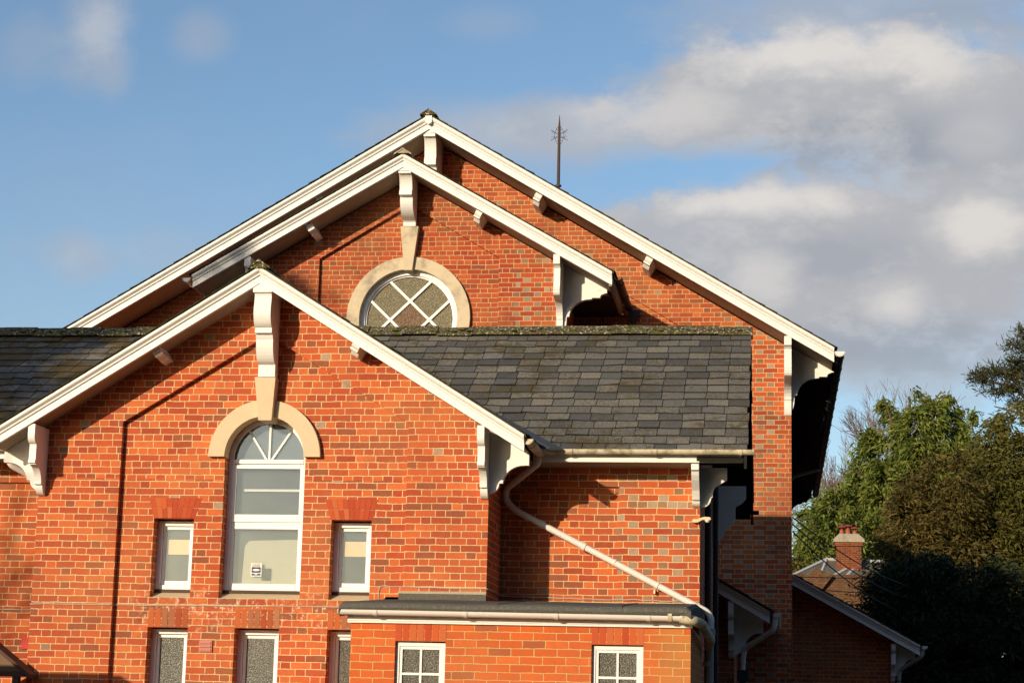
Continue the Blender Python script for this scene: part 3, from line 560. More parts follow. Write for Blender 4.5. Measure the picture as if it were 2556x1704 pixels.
# the two side lights and the three lower windows
voussoirs(wing, -6.82, -6.35, -6.885, -6.275, 3.717, 3.943, RC - .003, 9, 'rubbed', .003)
voussoirs(wing, -4.815, -4.35, -4.89, -4.298, 3.717, 3.941, RC - .003, 9, 'rubbed', .003)
for a, b, lab in ((-6.815, -6.36, 'narrow window with a peach board, left of the arched window'), (-4.81, -4.36, 'narrow window with a peach board, right of the arched window')):
    ww, gl = box_window(wing, a, b, 2.945, 3.70, RC + .16, kind='glass', label=lab)
    MB().box(gl[0] + .02, gl[1] + .01, RC + .218, RC + .224, 3.335, 3.50).build('board', M['board'], ww); MB().box(gl[0] - .02, gl[1] + .02, RC + .232, RC + .24, gl[2] - .02, gl[3] + .02).build('blind', M['greyblind'], ww)  # backing panel gives the glass its painted grey reflection
    timber_sill(ww, a + .005, b - .005, 2.944, RC + .16); sill(ww, a + .002, b - .002, 2.838, 2.914, RC + .004, RC + .17)
for a, b, z1, lab, kd in ((-6.82, -6.365, 2.525, 'lower window left of the pink vent', 'obscure'), (-5.84, -5.343, 2.53, 'lower window right of the pink vent', 'obscure'), (-4.81, -4.36, 2.53, 'lower window half hidden by the annexe', 'obscure_dark')):
    ww, gl = box_window(wing, a, b, 1.25, z1 - .012, RC + .16, kind=kd, label=lab); timber_sill(ww, a + .005, b - .005, 1.249, RC + .16)
    n = 6 if b - a < .47 else 7
    voussoirs(wing, a - .005, b + .005, a - .005, b + .005, z1, z1 + .205, RC - .003, n, 'soldier', .014, split=False)
# arched sash window
aw = MB(); y = RC + .16; fr = .055; zc = 4.40
aw.loft([(px, y, pz) for px, pz in [(ax + ri - .002, 2.945)] + arc(ax, zc, ri - .002, 0, 180, 30) + [(ax - ri + .002, 2.945)] + [(ax - ri + fr, 2.945)] + arc(ax, zc, ri - fr, 180, 0, 30) + [(ax + ri - fr, 2.945)]],
        [(px, y + .08, pz) for px, pz in [(ax + ri - .002, 2.945)] + arc(ax, zc, ri - .002, 0, 180, 30) + [(ax - ri + .002, 2.945)] + [(ax - ri + fr, 2.945)] + arc(ax, zc, ri - fr, 180, 0, 30) + [(ax + ri - fr, 2.945)]])
win = aw.build('window', M['frame'], wing, 'tall arched sash window with fan glazing and a sticker', bevel=.003)
tb = MB(); x0, x1 = ax - ri + fr, ax + ri - fr
tb.box(x0, x1, y - .012, y + .08, 4.345, 4.395); tb.build('transom', M['frame'], win, bevel=.006)
gb = MB()
for a in (90, 127, 53):
    dx, dz = math.cos(R(a)), math.sin(R(a)); p0 = Vector((ax + dx * .05, 0, 4.395)); p1 = Vector((ax + dx * (ri - fr), 0, 4.40 + dz * (ri - fr))); nv = Vector((-(p1 - p0).z, 0, (p1 - p0).x)).normalized() * .011
    gb.loft([p0 - nv + Vector((0, y + .015, 0)), p0 + nv + Vector((0, y + .015, 0)), p1 + nv + Vector((0, y + .015, 0)), p1 - nv + Vector((0, y + .015, 0))], [q + Vector((0, y + .055, 0)) for q in (p0 - nv, p0 + nv, p1 + nv, p1 - nv)])
gb.build('glazing_bars', M['frame'], win)
sh = MB()
def sash(z0, z1, yy, top, bot): sh.box(x0, x0 + .038, yy, yy + .04, z0, z1); sh.box(x1 - .038, x1, yy, yy + .04, z0, z1); sh.box(x0 + .038, x1 - .038, yy, yy + .04, z1 - top, z1); sh.box(x0 + .038, x1 - .038, yy, yy + .04, z0, z0 + bot)
sash(3.70, 4.343, y + .008, .05, .085); sash(2.948, 3.698, y + .022, .075, .075); sh.build('sash', M['frame'], win, bevel=.004)
pn = MB(); pn.prism([(x0 + .036, 3.785), (x1 - .036, 3.785), (x1 - .036, 4.29), (x0 + .036, 4.29)], 'xz', y + .025, y + .03); pn.build('pane', M['glass'], win)
pn = MB(); pn.prism([(x0 + .036, 3.02), (x1 - .036, 3.02), (x1 - .036, 3.625), (x0 + .036, 3.625)], 'xz', y + .04, y + .045); pn.build('pane', M['glass'], win)
pn = MB(); pn.prism([(x0, 4.395)] + [(x1, 4.395)] + arc(ax, zc, ri - fr, 0, 180, 24), 'xz', y + .03, y + .035); pn.build('pane', M['glass'], win)
MB().box(x0 + .12, x1 - .0, y + .062, y + .07, 4.045, 4.072).build('blind_rail', M['paper'], win); MB().box(x0 - .02, x1 + .02, y + .10, y + .11, 2.95, 4.385).build('blind', M['greyblind'], win); MB().prism([(x0, 4.39)] + [(x1, 4.39)] + arc(ax, zc, ri - .02, 0, 180, 24), 'xz', y + .045, y + .05).build('blind', M['paleblind'], win)  # panels behind sash and fan carry painted reflections of the sky
MB().prism([(x0 + .13, 3.0)] + [(x1 + .02, 3.0), (x1 + .02, 3.52), (x0 + .20, 3.50), (x0 + .15, 3.44)], 'xz', y + .085, y + .09).build('net_curtain', M['blind'], win)
MB().box(-5.625, -5.525, y + .070, y + .075, 3.065, 3.195).build('card', M['card'], win)
st = MB(); sx0, sx1, sz0, sz1 = -5.742, -5.620, 3.105, 3.250; ys = y + .0385
st.box(sx0, sx1, ys - .001, ys + .001, sz0, sz1)
sticker = st.build('sticker', M['paper'], win)
ink = MB(); ink.box(sx0 + .010, sx1 - .010, ys - .0022, ys - .0012, sz0 + .040, sz0 + .098); ink.box(sx0 + .010, sx1 - .010, ys - .0022, ys - .0012, sz0 + .010, sz0 + .030)
ink.cur = 1; ink.box(sx0 + .010, sx1 - .010, ys - .0022, ys - .0012, sz0 + .099, sz0 + .1005); ink.cur = 2
ink.loft([((sx0 + sx1) / 2 + .041 * math.cos(t * math.pi / 12), ys - .0034, sz0 + .070 + .0125 * math.sin(t * math.pi / 12)) for t in range(24)], [((sx0 + sx1) / 2 + .041 * math.cos(t * math.pi / 12), ys - .0024, sz0 + .070 + .0125 * math.sin(t * math.pi / 12)) for t in range(24)])
ink.box(sx0 + .046, sx1 - .046, ys - .0034, ys - .0024, sz0 + .019, sz0 + .027)
io = ink.build('sticker_print', [M['ink'], M['maroon'], M['paper']], win)
def text(body, x, z, yy, size, mat, parent, w=None):
    cu = bpy.data.curves.new('lettering', 'FONT'); cu.body = body; cu.size = size; cu.align_x = 'CENTER'; cu.align_y = 'CENTER'; cu.extrude = .0004
    tmp = bpy.data.objects.new('lettering', cu); COL.objects.link(tmp); bpy.context.view_layer.update()
    me = bpy.data.meshes.new_from_object(tmp.evaluated_get(bpy.context.evaluated_depsgraph_get())); bpy.data.objects.remove(tmp); me.materials.clear(); me.materials.append(M[mat])
    me.transform(Matrix.Rotation(R(90), 4, 'X')); o = bpy.data.objects.new('lettering', me); COL.objects.link(o); o.location = (x, yy, z)
    attach(o, parent); return o
text('THIEVES', (sx0 + sx1) / 2, sz0 + .127, ys - .0022, .024, 'maroon', win); text('BEWARE', (sx0 + sx1) / 2, sz0 + .109, ys - .0022, .0235, 'maroon', win)
timber_sill(win, ax - ri + .005, ax + ri - .005, 2.944, RC + .16); sill(win, ax - ri + .002, ax + ri - .002, 2.838, 2.914, RC + .004, RC + .17)
# vent, cable
v = MB(); v.box(-6.222, -6.078, RC - .02, RC - .0, 2.262, 2.392)
for k in range(3): v.hexa([(-6.21, RC - .022, 2.272 + k * .039), (-6.09, RC - .022, 2.272 + k * .039), (-6.09, RC - .019, 2.272 + k * .039), (-6.21, RC - .019, 2.272 + k * .039), (-6.21, RC - .034, 2.276 + k * .039), (-6.09, RC - .034, 2.276 + k * .039), (-6.09, RC - .019, 2.308 + k * .039), (-6.21, RC - .019, 2.308 + k * .039)])
v.build('vent', M['pink'], wing)
def wavy(x0, x1, z0, z1, y, amp, step=.12, seed=1):
    rr = random.Random(seed); n = max(2, int(abs(x1 - x0) / step)); return [(x0 + (x1 - x0) * k / n, y, z0 + (z1 - z0) * k / n + rr.uniform(-amp, amp)) for k in range(n + 1)]
c = MB(); c.tube([(-8.145, F + .9, 2.735), (-8.147, F - .006, 2.75)] + wavy(-8.13, -7.225, 2.752, 2.755, F - .006, .003) + [(-7.205, RC - .006, 2.756)] + wavy(-7.18, -4.62, 2.757, 2.776, RC - .006, .003, seed=2), .0065, 6)
c.tube([(-4.255, RC - .006, 2.84), (-4.255, RC - .006, 2.955), (-4.235, RC - .006, 3.0), (-4.19, RC - .006, 3.01)] + wavy(-4.12, -3.99, 3.0, 2.998, RC - .006, .003) + [(-3.965, F - .006, 3.0)] + wavy(-3.9, -3.08, 2.998, 2.985, F - .006, .006, seed=4) + [(-3.062, F - .003, 2.985), (-3.062, 21.95, 2.98)], .0065, 6)
c.build('cable', M['cable'], wing)
# gutter along the right eave of the wing, its white outlet and the lead valley
gutter(wing, (-2.60, F - .44, 4.545), (-2.585, 21.46, 4.515), r=.055, mat='gutter_old', every=.6)
va, vb = Vector((-2.40, 21.36, 4.52)), Vector((cx + .05, 24.55, 6.47)); mb = MB()
mb.loft([va + Vector((-.05, -.1, .03)), va + Vector((.09, 0, .03)), va + Vector((.09, 0, .015)), va + Vector((-.05, -.1, 0))], [vb + Vector((-.05, -.1, .03)), vb + Vector((.02, 0, .03)), vb + Vector((.02, 0, .015)), vb + Vector((-.05, -.1, 0))]); mb.build('lead_valley', M['lead'], wing)

# ------------------------------------------------------------------ the long range behind it
R0 = 22.0
rng = thing('brick_range', 'long low brick range with a grey slate roof and mossy ridge behind the nearest gable', 'building', (-4, 24.6, 0))
w = MB(); XR = -.83
w.slab([(-17, 0), (XR, 0), (XR, 4.44), (-17, 4.44)], [[(-16.4, .5), (-1.733, .5), (-1.733, 4.21), (-16.4, 4.21)]], R0, R0 + .05, back=False)
w.box(-16.99, XR - .001, R0 + .0505, R0 + .3, 0, 4.44)
g5 = [(R0 + .3005, 0), (27.2, 0), (27.2, 4.44), (24.6, 6.10), (R0 + .3005, 4.68)]
w.prism(g5, 'yz', XR - .3, XR); w.box(-17, XR - .301, 26.9, 27.2, 0, 4.44)
w.build('wall', M['brick_range'], rng)
YE, ZE, YR, ZR = 21.46, 4.535, 24.6, 6.48; srg = (ZR - ZE) / (YR - YE); crg = 1 / math.hypot(1, srg)
mb = MB(); XE = -.29
for sd in (1, -1):
    ye = YR - sd * (YR - YE)
    mb.hexa([(-17, ye, ZE - .03), (XE - .03, ye, ZE - .03), (XE - .03, YR, ZR - .03), (-17, YR, ZR - .03), (-17, ye, ZE), (XE - .03, ye, ZE), (XE - .03, YR, ZR), (-17, YR, ZR)])
    slates(mb, (XE, ye - sd * .03, ZE - .015), (-1, 0, 0), (0, sd, srg), 12.2, (YR - YE + .03) / crg, gauge=.213, w=.256)
mb.build('roof', [M['slate'], M['slate_edge']], rng)
ridge(rng, (-16.9, YR, ZR + .085), (XE + .015, YR, ZR + .075), w=.165, seg=.45, cushions=True)
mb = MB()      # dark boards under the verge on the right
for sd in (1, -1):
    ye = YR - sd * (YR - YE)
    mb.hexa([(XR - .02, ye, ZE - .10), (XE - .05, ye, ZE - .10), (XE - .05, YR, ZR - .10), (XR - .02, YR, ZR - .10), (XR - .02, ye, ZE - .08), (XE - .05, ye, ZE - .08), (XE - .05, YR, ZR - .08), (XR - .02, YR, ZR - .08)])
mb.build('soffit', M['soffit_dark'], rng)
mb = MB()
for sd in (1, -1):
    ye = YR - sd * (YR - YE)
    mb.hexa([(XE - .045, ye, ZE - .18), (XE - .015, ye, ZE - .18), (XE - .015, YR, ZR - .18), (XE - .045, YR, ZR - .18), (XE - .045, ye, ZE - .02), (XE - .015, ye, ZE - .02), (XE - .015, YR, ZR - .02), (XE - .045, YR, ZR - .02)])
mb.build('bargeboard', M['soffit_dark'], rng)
MB().box(-2.66, -.347, 21.525, 21.55, 4.428, 4.52).build('fascia', M['white'], rng); MB().box(-17, -8.5, 21.525, 21.55, 4.428, 4.52).build('fascia', M['white'], rng)
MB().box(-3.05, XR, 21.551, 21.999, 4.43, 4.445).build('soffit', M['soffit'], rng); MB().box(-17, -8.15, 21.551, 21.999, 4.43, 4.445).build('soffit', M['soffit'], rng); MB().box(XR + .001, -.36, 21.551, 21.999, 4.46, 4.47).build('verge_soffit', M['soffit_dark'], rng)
gutter(rng, (-2.62, 21.455, 4.553), (-.225, 21.455, 4.556), r=.056, mat='gutter_old', every=.93); gutter(rng, (-17, 21.455, 4.553), (-8.62, 21.455, 4.556), r=.056, mat='gutter_old', every=.93)
gutter(rng, (-3, 27.78, 4.553), (-.225, 27.78, 4.556), r=.056, mat='black', every=.93)
mb = MB()
fp = [(.44, 4.43), (.44, 4.353), (.40, 4.345)] + [(.375, 4.30), (.33, 4.25), (.27, 4.2), (.21, 4.15), (.17, 4.09), (.15, 4.055), (.115, 4.05)] + qarc(0, 4.05, .11, .07, 0, -84, 6)
mb.prism([(R0, 4.43)] + [(R0 - p, z) for p, z in fp] + [(R0, fp[-1][1])], 'yz', XR - .083, XR)
low = [(.295, 4.43), (.295, 4.292), (.278, 4.283), (.198, 4.233)] + qarc(.20, 4.10, .065, .133, 100, 180, 6) + [(.122, 4.094)] + qarc(0.03, 4.094, .09, .105, 0, -84, 5)
mb.prism([(XR + .002, 4.43)] + [(XR + .002 + p, z) for p, z in low] + [(XR + .002, low[-1][1])], 'xz', R0, R0 + .07)
mb.build('bracket', M['white'], rng, 'bracket under the slate roof corner, half in sun')
mb = MB(); low = [(.44, 4.76), (.44, 4.592), (.41, 4.56), (.39, 4.535), (.334, 4.499), (.30, 4.48), (.297, 4.315), (.27, 4.28), (.20, 4.21), (.142, 4.131), (.11, 4.061), (.07, 4.02), (.009, 4.005)]
mb.prism([(XR + .002, 4.76)] + [(XR + .002 + p, z) for p, z in low] + [(XR + .002, low[-1][1])], 'xz', 26.55, 26.62); mb.build('bracket', M['white'], rng, 'shaded bracket at the rear of the range')
# downpipes
dp = MB(); dp.tube(smoothpath([(-2.59, 21.455, 4.50), (-2.592, 21.46, 4.40), (-3.0, 21.90, 4.17), (-3.01, 21.925, 4.04), (-2.90, 21.925, 3.93), (-.745, 21.925, 2.83), (-.70, 21.915, 2.76), (-.705, 21.90, 2.60)], 6, .08), .037, 14)
for p, q in (((-2.16, 21.925, 3.552), (-2.10, 21.925, 3.521)), ((-1.30, 21.925, 3.113), (-1.285, 21.925, 3.105))): dp.tube([p, q], .046, 14)
dp.tube([(-2.62, 21.925, 3.788), (-2.57, 21.925, 3.762)], .044, 14); dp.tube([(-1.78, 21.925, 3.360), (-1.765, 21.925, 3.352)], .043, 14); dp.box(-1.335, -1.318, 21.93, 21.99, 3.02, 3.06); dp.build('downpipe', M['pipe'], rng, 'white drainpipe running diagonally down the brick wall', smooth=True)
dp = MB(); dp.tube([(-.71, 21.90, 2.615), (-.72, 21.90, 0)], .041, 14); dp.tube([(-.71, 21.90, 2.645), (-.71, 21.90, 2.56)], .055, 14)
for z in (2.24, 1.2): dp.tube([(-.735, 21.90, z), (-.735, 21.90, z + .05)], .050, 14)
dp.build('downpipe', M['pipe_grey'], rng, 'grey drainpipe dropping beside the annexe', smooth=True)
MB().tube([(-.80, 23.6, 4.4), (-.80, 23.6, 0)], .045, 10).build('downpipe', M['black'], rng, 'black downpipe on the shaded end wall', smooth=True); MB().tube([(-.78, 26.2, 4.9), (-.78, 26.2, 0)], .035, 10).build('downpipe', M['black'], rng, 'thin black pipe on the shaded end wall', smooth=True)
dp = MB(); dp.tube(smoothpath([(-8.70, 21.46, 4.50), (-8.70, 21.48, 4.36), (-8.25, 21.90, 4.10), (-8.21, 21.93, 4.0), (-8.21, 21.93, 0)], 6, .07), .038, 12); dp.build('downpipe', M['pipe'], rng, 'white drainpipe behind the bracket on the left', smooth=True)
mb = MB(); mb.box(-8.625, -8.15, R0 + .03, R0 + .045, 2.29, 2.42); mb.build('red_plate', M['red'], rng)
c = MB(); c.tube([(-3.06, 21.985, 2.98)] + wavy(-3.0, -1.75, 2.975, 2.955, R0 + .042, .008, .1, 7) + [(-1.72, R0 - .006, 2.955)] + wavy(-1.65, -.84, 2.955, 2.94, R0 - .006, .008, .1, 8), .0065, 6); c.build('cable', M['cable'], rng); MB().tube(wavy(-9.4, -8.15, 2.735, 2.74, R0 + .042, .003, .1, 9), .0065, 6).build('cable', M['cable'], rng)
lp = thing('security_light', 'cream security light on an arm at the brick corner under the bracket', 'light', (-.9, 21.97, 3.82))
mb = MB(); mb.prism([(-.915, 3.825), (-.905, 3.812), (-.85, 3.812), (-.80, 3.84), (-.76, 3.842), (-.71, 3.838), (-.705, 3.862), (-.72, 3.874), (-.78, 3.876), (-.83, 3.862), (-.86, 3.85), (-.905, 3.85)], 'xz', 21.93, 21.998); mb.build('arm', M['cream'], lp, bevel=.006)
mb = MB(); mb.tube([(-.745, 21.95, 3.842), (-.745, 21.95, 3.83), (-.745, 21.95, 3.815)], [.032, .028, .014], 12); mb.build('lens', M['paper'], lp, smooth=True)

# ------------------------------------------------------------------ the flat-roofed annexe
AY = 19.0
ann = thing('brick_annexe', 'flat-roofed orange brick annexe with two small white casements', 'building', (-2.45, AY, 0))
w = MB(); hole = [[(a, 1.1), (b, 1.1), (b, 2.345), (a, 2.345)] for a, b in ((-3.658, -3.163), (-1.746, -1.25))]
w.slab([(-4.10, 0), (-.80, 0), (-.80, 2.53), (-4.10, 2.53)], hole, AY, AY + .22); w.box(-1.02, -.80, AY + .2205, 21.995, 0, 2.53); w.box(-4.10, -3.88, AY + .2205, 20.995, 0, 2.53)
w.build('wall', M['brick_annex'], ann)
MB().box(-3.87, -1.03, AY + .6, AY + .62, 0, 2.5).build('room', M['inside'], ann)
for a, b, lab in ((-3.658, -3.163, 'left small-paned casement'), (-1.746, -1.25, 'right small-paned casement')):
    voussoirs(ann, a - .005, b + .01, a - .005, b + .01, 2.348, 2.513, AY - .003, 7, 'soldier_new', .012, split=False)
    f = MB(); y = AY + .045; t = .038; z0, z1 = 1.15, 2.335
    f.box(a, a + t, y, y + .06, z0, z1); f.box(b - t, b, y, y + .06, z0, z1); f.box(a + t, b - t, y, y + .06, z1 - t, z1); f.box(a + t, b - t, y, y + .06, z0, z0 + t)
    ww = f.build('window', M['frame'], ann, lab, bevel=.003); s = MB(); c_, d_ = a + t + .002, b - t - .002
    s.box(c_, c_ + .026, y + .012, y + .05, z0 + t, z1 - t); s.box(d_ - .026, d_, y + .012, y + .05, z0 + t, z1 - t); s.box(c_, d_, y + .0125, y + .0495, z1 - t - .028, z1 - t - .001)
    mx = (a + b) / 2; s.box(mx - .011, mx + .011, y + .014, y + .048, z0 + t, z1 - t - .028)
    for zz in (2.035, 1.745, 1.45): s.box(c_ + .026, d_ - .026, y + .0145, y + .0475, zz - .012, zz + .012)
    s.build('sash', M['frame'], ww, bevel=.002)
    MB().box(c_ + .02, d_ - .02, y + .030, y + .035, z0 + t, z1 - t - .02).build('pane', M['obscure_dark'], ww)
# felt roof rising to the wall, with a soft rolled edge
mb = MB(); pr = [(18.84, 2.615), (18.815, 2.625), (18.80, 2.65), (18.81, 2.685), (18.84, 2.703), (18.90, 2.712), (21.0, 2.86), (22.0, 2.885), (22.0, 2.78), (20.9, 2.76), (18.9, 2.60)]
def felt_sec(x, dz=0.0, dx=0.0): return [(x, y, z + dz) for y, z in pr]
xs = [-4.19, -4.16, -3.55, -2.95, -2.3, -1.6, -1.0, -.83, -.79]; dz = [-.03, 0, .004, -.004, .002, -.006, .003, 0, -.03]
secs = []
for x, q in zip(xs, dz): secs.append([(x, min(yy, 20.998) if x < -3.06 else min(yy, 21.998), zz + q) for yy, zz in pr])
for A, B in zip(secs[:-1], secs[1:]): mb.loft(A, B, caps=(A is secs[0] or B is secs[-1]))
for x in (-3.5, -2.64, -1.45): mb.loft([(x, yy - .002, zz + .004) for yy, zz in pr[:7]] + [(x, 20.9, 2.80)], [(x + .006, yy - .002, zz + .004) for yy, zz in pr[:7]] + [(x + .006, 20.9, 2.80)])
mb.build('felt_roof', M['felt'], ann)
MB().box(-4.02, -3.07, F - .022, F - .002, 2.85, 2.925).build('felt_upstand', M['felt'], ann)
mb = MB(); mb.loft([(-4.03, F - .012, 2.925), (-4.03, F - .001, 2.95), (-4.03, F - .001, 2.925)], [(-3.07, F - .012, 2.925), (-3.07, F - .001, 2.955), (-3.07, F - .001, 2.925)]); mb.build('mortar_fillet', M['render'], ann); mb = MB()
mb.loft([(-3.05, R0 + .02, 2.88), (-3.05, R0 + .049, 2.925), (-3.05, R0 + .049, 2.88)], [(-1.74, R0 + .02, 2.88), (-1.74, R0 + .049, 2.92), (-1.74, R0 + .049, 2.88)]); mb.build('mortar_fillet', M['render'], ann)
mb = MB(); mb.box(-4.13, -.785, AY - .03, AY - .004, 2.515, 2.595); mb.box(-4.13, -.785, AY - .04, AY - .03, 2.535, 2.55); mb.build('fascia', M['white'], ann)
gutter(ann, (-4.20, 18.86, 2.632), (-.87, 18.86, 2.618), r=.05, mat='pipe', every=.88)
dp = MB(); dp.tube([(-1.01, 18.86, 2.617), (-.97, 18.86, 2.617)], .058, 14); dp.tube(smoothpath([(-.90, 18.86, 2.60), (-.78, 18.87, 2.585), (-.70, 19.05, 2.56), (-.68, 21.2, 2.50), (-.72, 21.86, 2.44)], 6, .12), .048, 12)
dp.build('gutter_outlet', M['gutter_old'], ann, smooth=True)

# ------------------------------------------------------------------ the upper gable with the round window
MY = 29.2; OV = .63; ux = -5.62; us = .58
ug = thing('round_window_gable', 'upper brick gable with a round lattice window in a stone ring', 'building', (ux, MY, 0))
w = MB(); MW = 2.43; zt = 10.02 - .19
wl = [(ux - MW, 4.5), (ux + MW, 4.5), (ux + MW, zt - us * MW), (ux, zt), (ux - MW, zt - us * MW)]
w.slab(wl, [[(ux - 1.40, 5.0), (ux + 1.425, 5.0), (ux + 1.425, 8.565), (ux, 9.425), (ux - 1.40, 8.575)]], MY, MY + .0695, back=False)
rcx, rcz, rin = -5.592, 7.63, .775
w.slab([(ux - MW + .001, 4.5), (ux + MW - .001, 4.5), (ux + MW - .001, zt - us * MW), (ux, zt - .001), (ux - MW + .001, zt - us * MW)], [arc(rcx, rcz, rin, 0, 351, 39)], MY + .07, MY + .32)
w.box(ux + MW - .3, ux + MW, MY + .3205, 30.799, 4.5, zt - us * MW); w.box(ux - MW, ux - MW + .3, MY + .3205, 30.799, 4.5, zt - us * MW)
w.build('wall', M['brick_upper'], ug)
mb = MB(); A = arc(rcx, rcz, .965, 0, 360, 60); B = arc(rcx, rcz, rin - .006, 0, 360, 60)
for k in range(60):
    q = [A[k], A[k + 1], B[k + 1], B[k]]; mb.quad(*[(x, MY + .0, z) for x, z in q]); mb.quad(*[(x, MY + (.0 if i < 2 else .0) , z) if i in (0, 3) else (x, MY + .08, z) for i, (x, z) in enumerate([A[k], A[k], A[k + 1], A[k + 1]])])
    mb.quad((B[k][0], MY, B[k][1]), (B[k + 1][0], MY, B[k + 1][1]), (B[k + 1][0], MY + .2, B[k + 1][1]), (B[k][0], MY + .2, B[k][1]))
mb.build('stone_ring', M['stone_old'], ug)
MB().loft([(-5.742, MY - .07, 9.06), (-5.459, MY - .07, 9.06), (-5.541, MY - .06, 8.37), (-5.667, MY - .06, 8.37)], [(-5.74, MY + .1, 9.06), (-5.461, MY + .1, 9.06), (-5.543, MY + .1, 8.37), (-5.665, MY + .1, 8.37)]).build('keystone', M['stone_old'], ug)
mb = MB(); y = MY + .12; A = arc(rcx, rcz, rin - .001, 0, 360, 60); B = arc(rcx, rcz, rin - .075, 0, 360, 60); B2 = arc(rcx, rcz, rin - .10, 0, 360, 60)
for k in range(60):
    P_ = lambda c, yy: (c[0], yy, c[1])
    mb.quad(P_(A[k], y), P_(A[k + 1], y), P_(B[k + 1], y), P_(B[k], y)); mb.quad(P_(B[k], y), P_(B[k + 1], y), P_(B[k + 1], y + .03), P_(B[k], y + .03)); mb.quad(P_(B[k], y + .03), P_(B[k + 1], y + .03), P_(B2[k + 1], y + .035), P_(B2[k], y + .035)); mb.quad(P_(B2[k], y + .035), P_(B2[k + 1], y + .035), P_(B2[k + 1], y + .07), P_(B2[k], y + .07))
win = mb.build('round_window', M['frame'], ug, 'round white window with diagonal lattice bars'); rg_ = rin - .095; q = .212
lat = MB()
for s in (1, -1):
    for off in (q, -q):
        # bars at 45 degrees, two each way, leaving a diamond in the middle
        L = math.sqrt(rg_ ** 2 - off ** 2); dv = Vector((math.cos(R(44)), 0, s * math.sin(R(44)))); nv = Vector((-dv.z, 0, dv.x)); o = Vector((rcx, 0, rcz)) + nv * off
        a, b = o - dv * L, o + dv * L; h = nv * .020; yy = y + .028 + (.002 if s > 0 else 0)
        lat.loft([a - h + Vector((0, yy, 0)), a + h + Vector((0, yy, 0)), a + h + Vector((0, yy + .04, 0)), a - h + Vector((0, yy + .04, 0))], [b - h + Vector((0, yy, 0)), b + h + Vector((0, yy, 0)), b + h + Vector((0, yy + .04, 0)), b - h + Vector((0, yy + .04, 0))])
lat.build('lattice', M['frame'], win)
MB().prism(arc(rcx, rcz, rg_ + .03, 0, 350, 35), 'xz', y + .06, y + .066).build('pane', M['reeded'], win)
dm = q * 1.41; MB().prism([(rcx + dm, rcz), (rcx, rcz + dm), (rcx - dm, rcz), (rcx, rcz - dm)], 'xz', y + .052, y + .0585).build('pane', M['amber'], win, 'brown diamond pane')
pf = [(.61, 9.77), (.605, 9.72)] + qarc(.60, 9.395, -.14, .33, 88, 0, 8)[::1] + [(.49, 9.385), (.49, 9.30), (.43, 9.295), (.405, 9.27), (.40, 9.24)] + qarc(.09, 9.24, .31, .36, 0, -85, 9) + [(.088, 8.84), (.085, 8.76)]
pf = [(p, 9.06 + (z - 8.76) * (9.80 - 9.06) / (9.77 - 8.76)) for p, z in pf]
apex_bracket(ug, -5.60, MY, .195, pf, 9.865, us)
barge(ug, ux, 10.048, us, -2.40, MY - OV, s=1.12, T=.195); barge(ug, ux, 10.048, us, -8.84, MY - OV, s=1.12, T=.195)
soffits(ug, ux, 10.06, us, 3.21, MY - OV + .045, MY + .02, drop=.19); gable_roof(ug, ux, 10.06, us, 3.24, MY - OV - .085, 30.75)
ridge(ug, (ux, MY - OV - .12, 10.125), (ux, 30.78, 10.125), mat='capstone', ang=30, w=.135, plug=True)
tf = tops(10.06 - .212, us, ux)
corner_bracket(ug, ux + MW, 1, MY, 8.055 - .09, 8.47, tf, wf=.098, wd=.1, size='large', p_front=.61, p_side=.66, tip_side=8.0); corner_bracket(ug, ux - MW, -1, MY, 8.055 - .09, 8.47, tf, wf=.098, wd=.1, size='large', p_front=.61, p_side=.66, tip_side=8.0)
for x in (-7.09, -4.44): purlin(ug, ux, 10.06 - .212, us, x, MY - OV + .10, MY, .95)
ze = 10.048 - us * 3.22
for sd in (1, -1):
    mb = MB(); xe = ux + sd * 3.19; mb.hexa([(xe - .02, MY - OV + .05, ze - .20), (xe + .02, MY - OV + .05, ze - .20), (xe + .02, 30.79, ze - .20), (xe - .02, 30.79, ze - .20), (xe - .02, MY - OV + .05, ze - .02), (xe + .02, MY - OV + .05, ze - .02), (xe + .02, 30.79, ze - .02), (xe - .02, 30.79, ze - .02)]); mb.build('fascia', M['soffit'], ug)
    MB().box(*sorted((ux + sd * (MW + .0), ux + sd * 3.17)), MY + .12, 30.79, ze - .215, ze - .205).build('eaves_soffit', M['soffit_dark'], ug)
gutter(ug, (-8.93, MY - OV - .05, 8.13), (-8.93, 30.75, 8.12), r=.062, mat='pipe', every=.9); gutter(ug, (-2.31, MY - OV + .02, 8.12), (-2.31, 30.75, 8.11), r=.055, mat='black', every=.9, ends=(False, False))
mb = MB(); mb.loft([(-2.32, 30.74, 8.06), (-2.22, 30.74, 8.06), (-2.27, 30.79, 7.86)], [(-2.32, 30.79, 8.06), (-2.10, 30.79, 8.06), (-2.27, 30.795, 7.80)]); mb.build('flashing', M['lead'], ug)

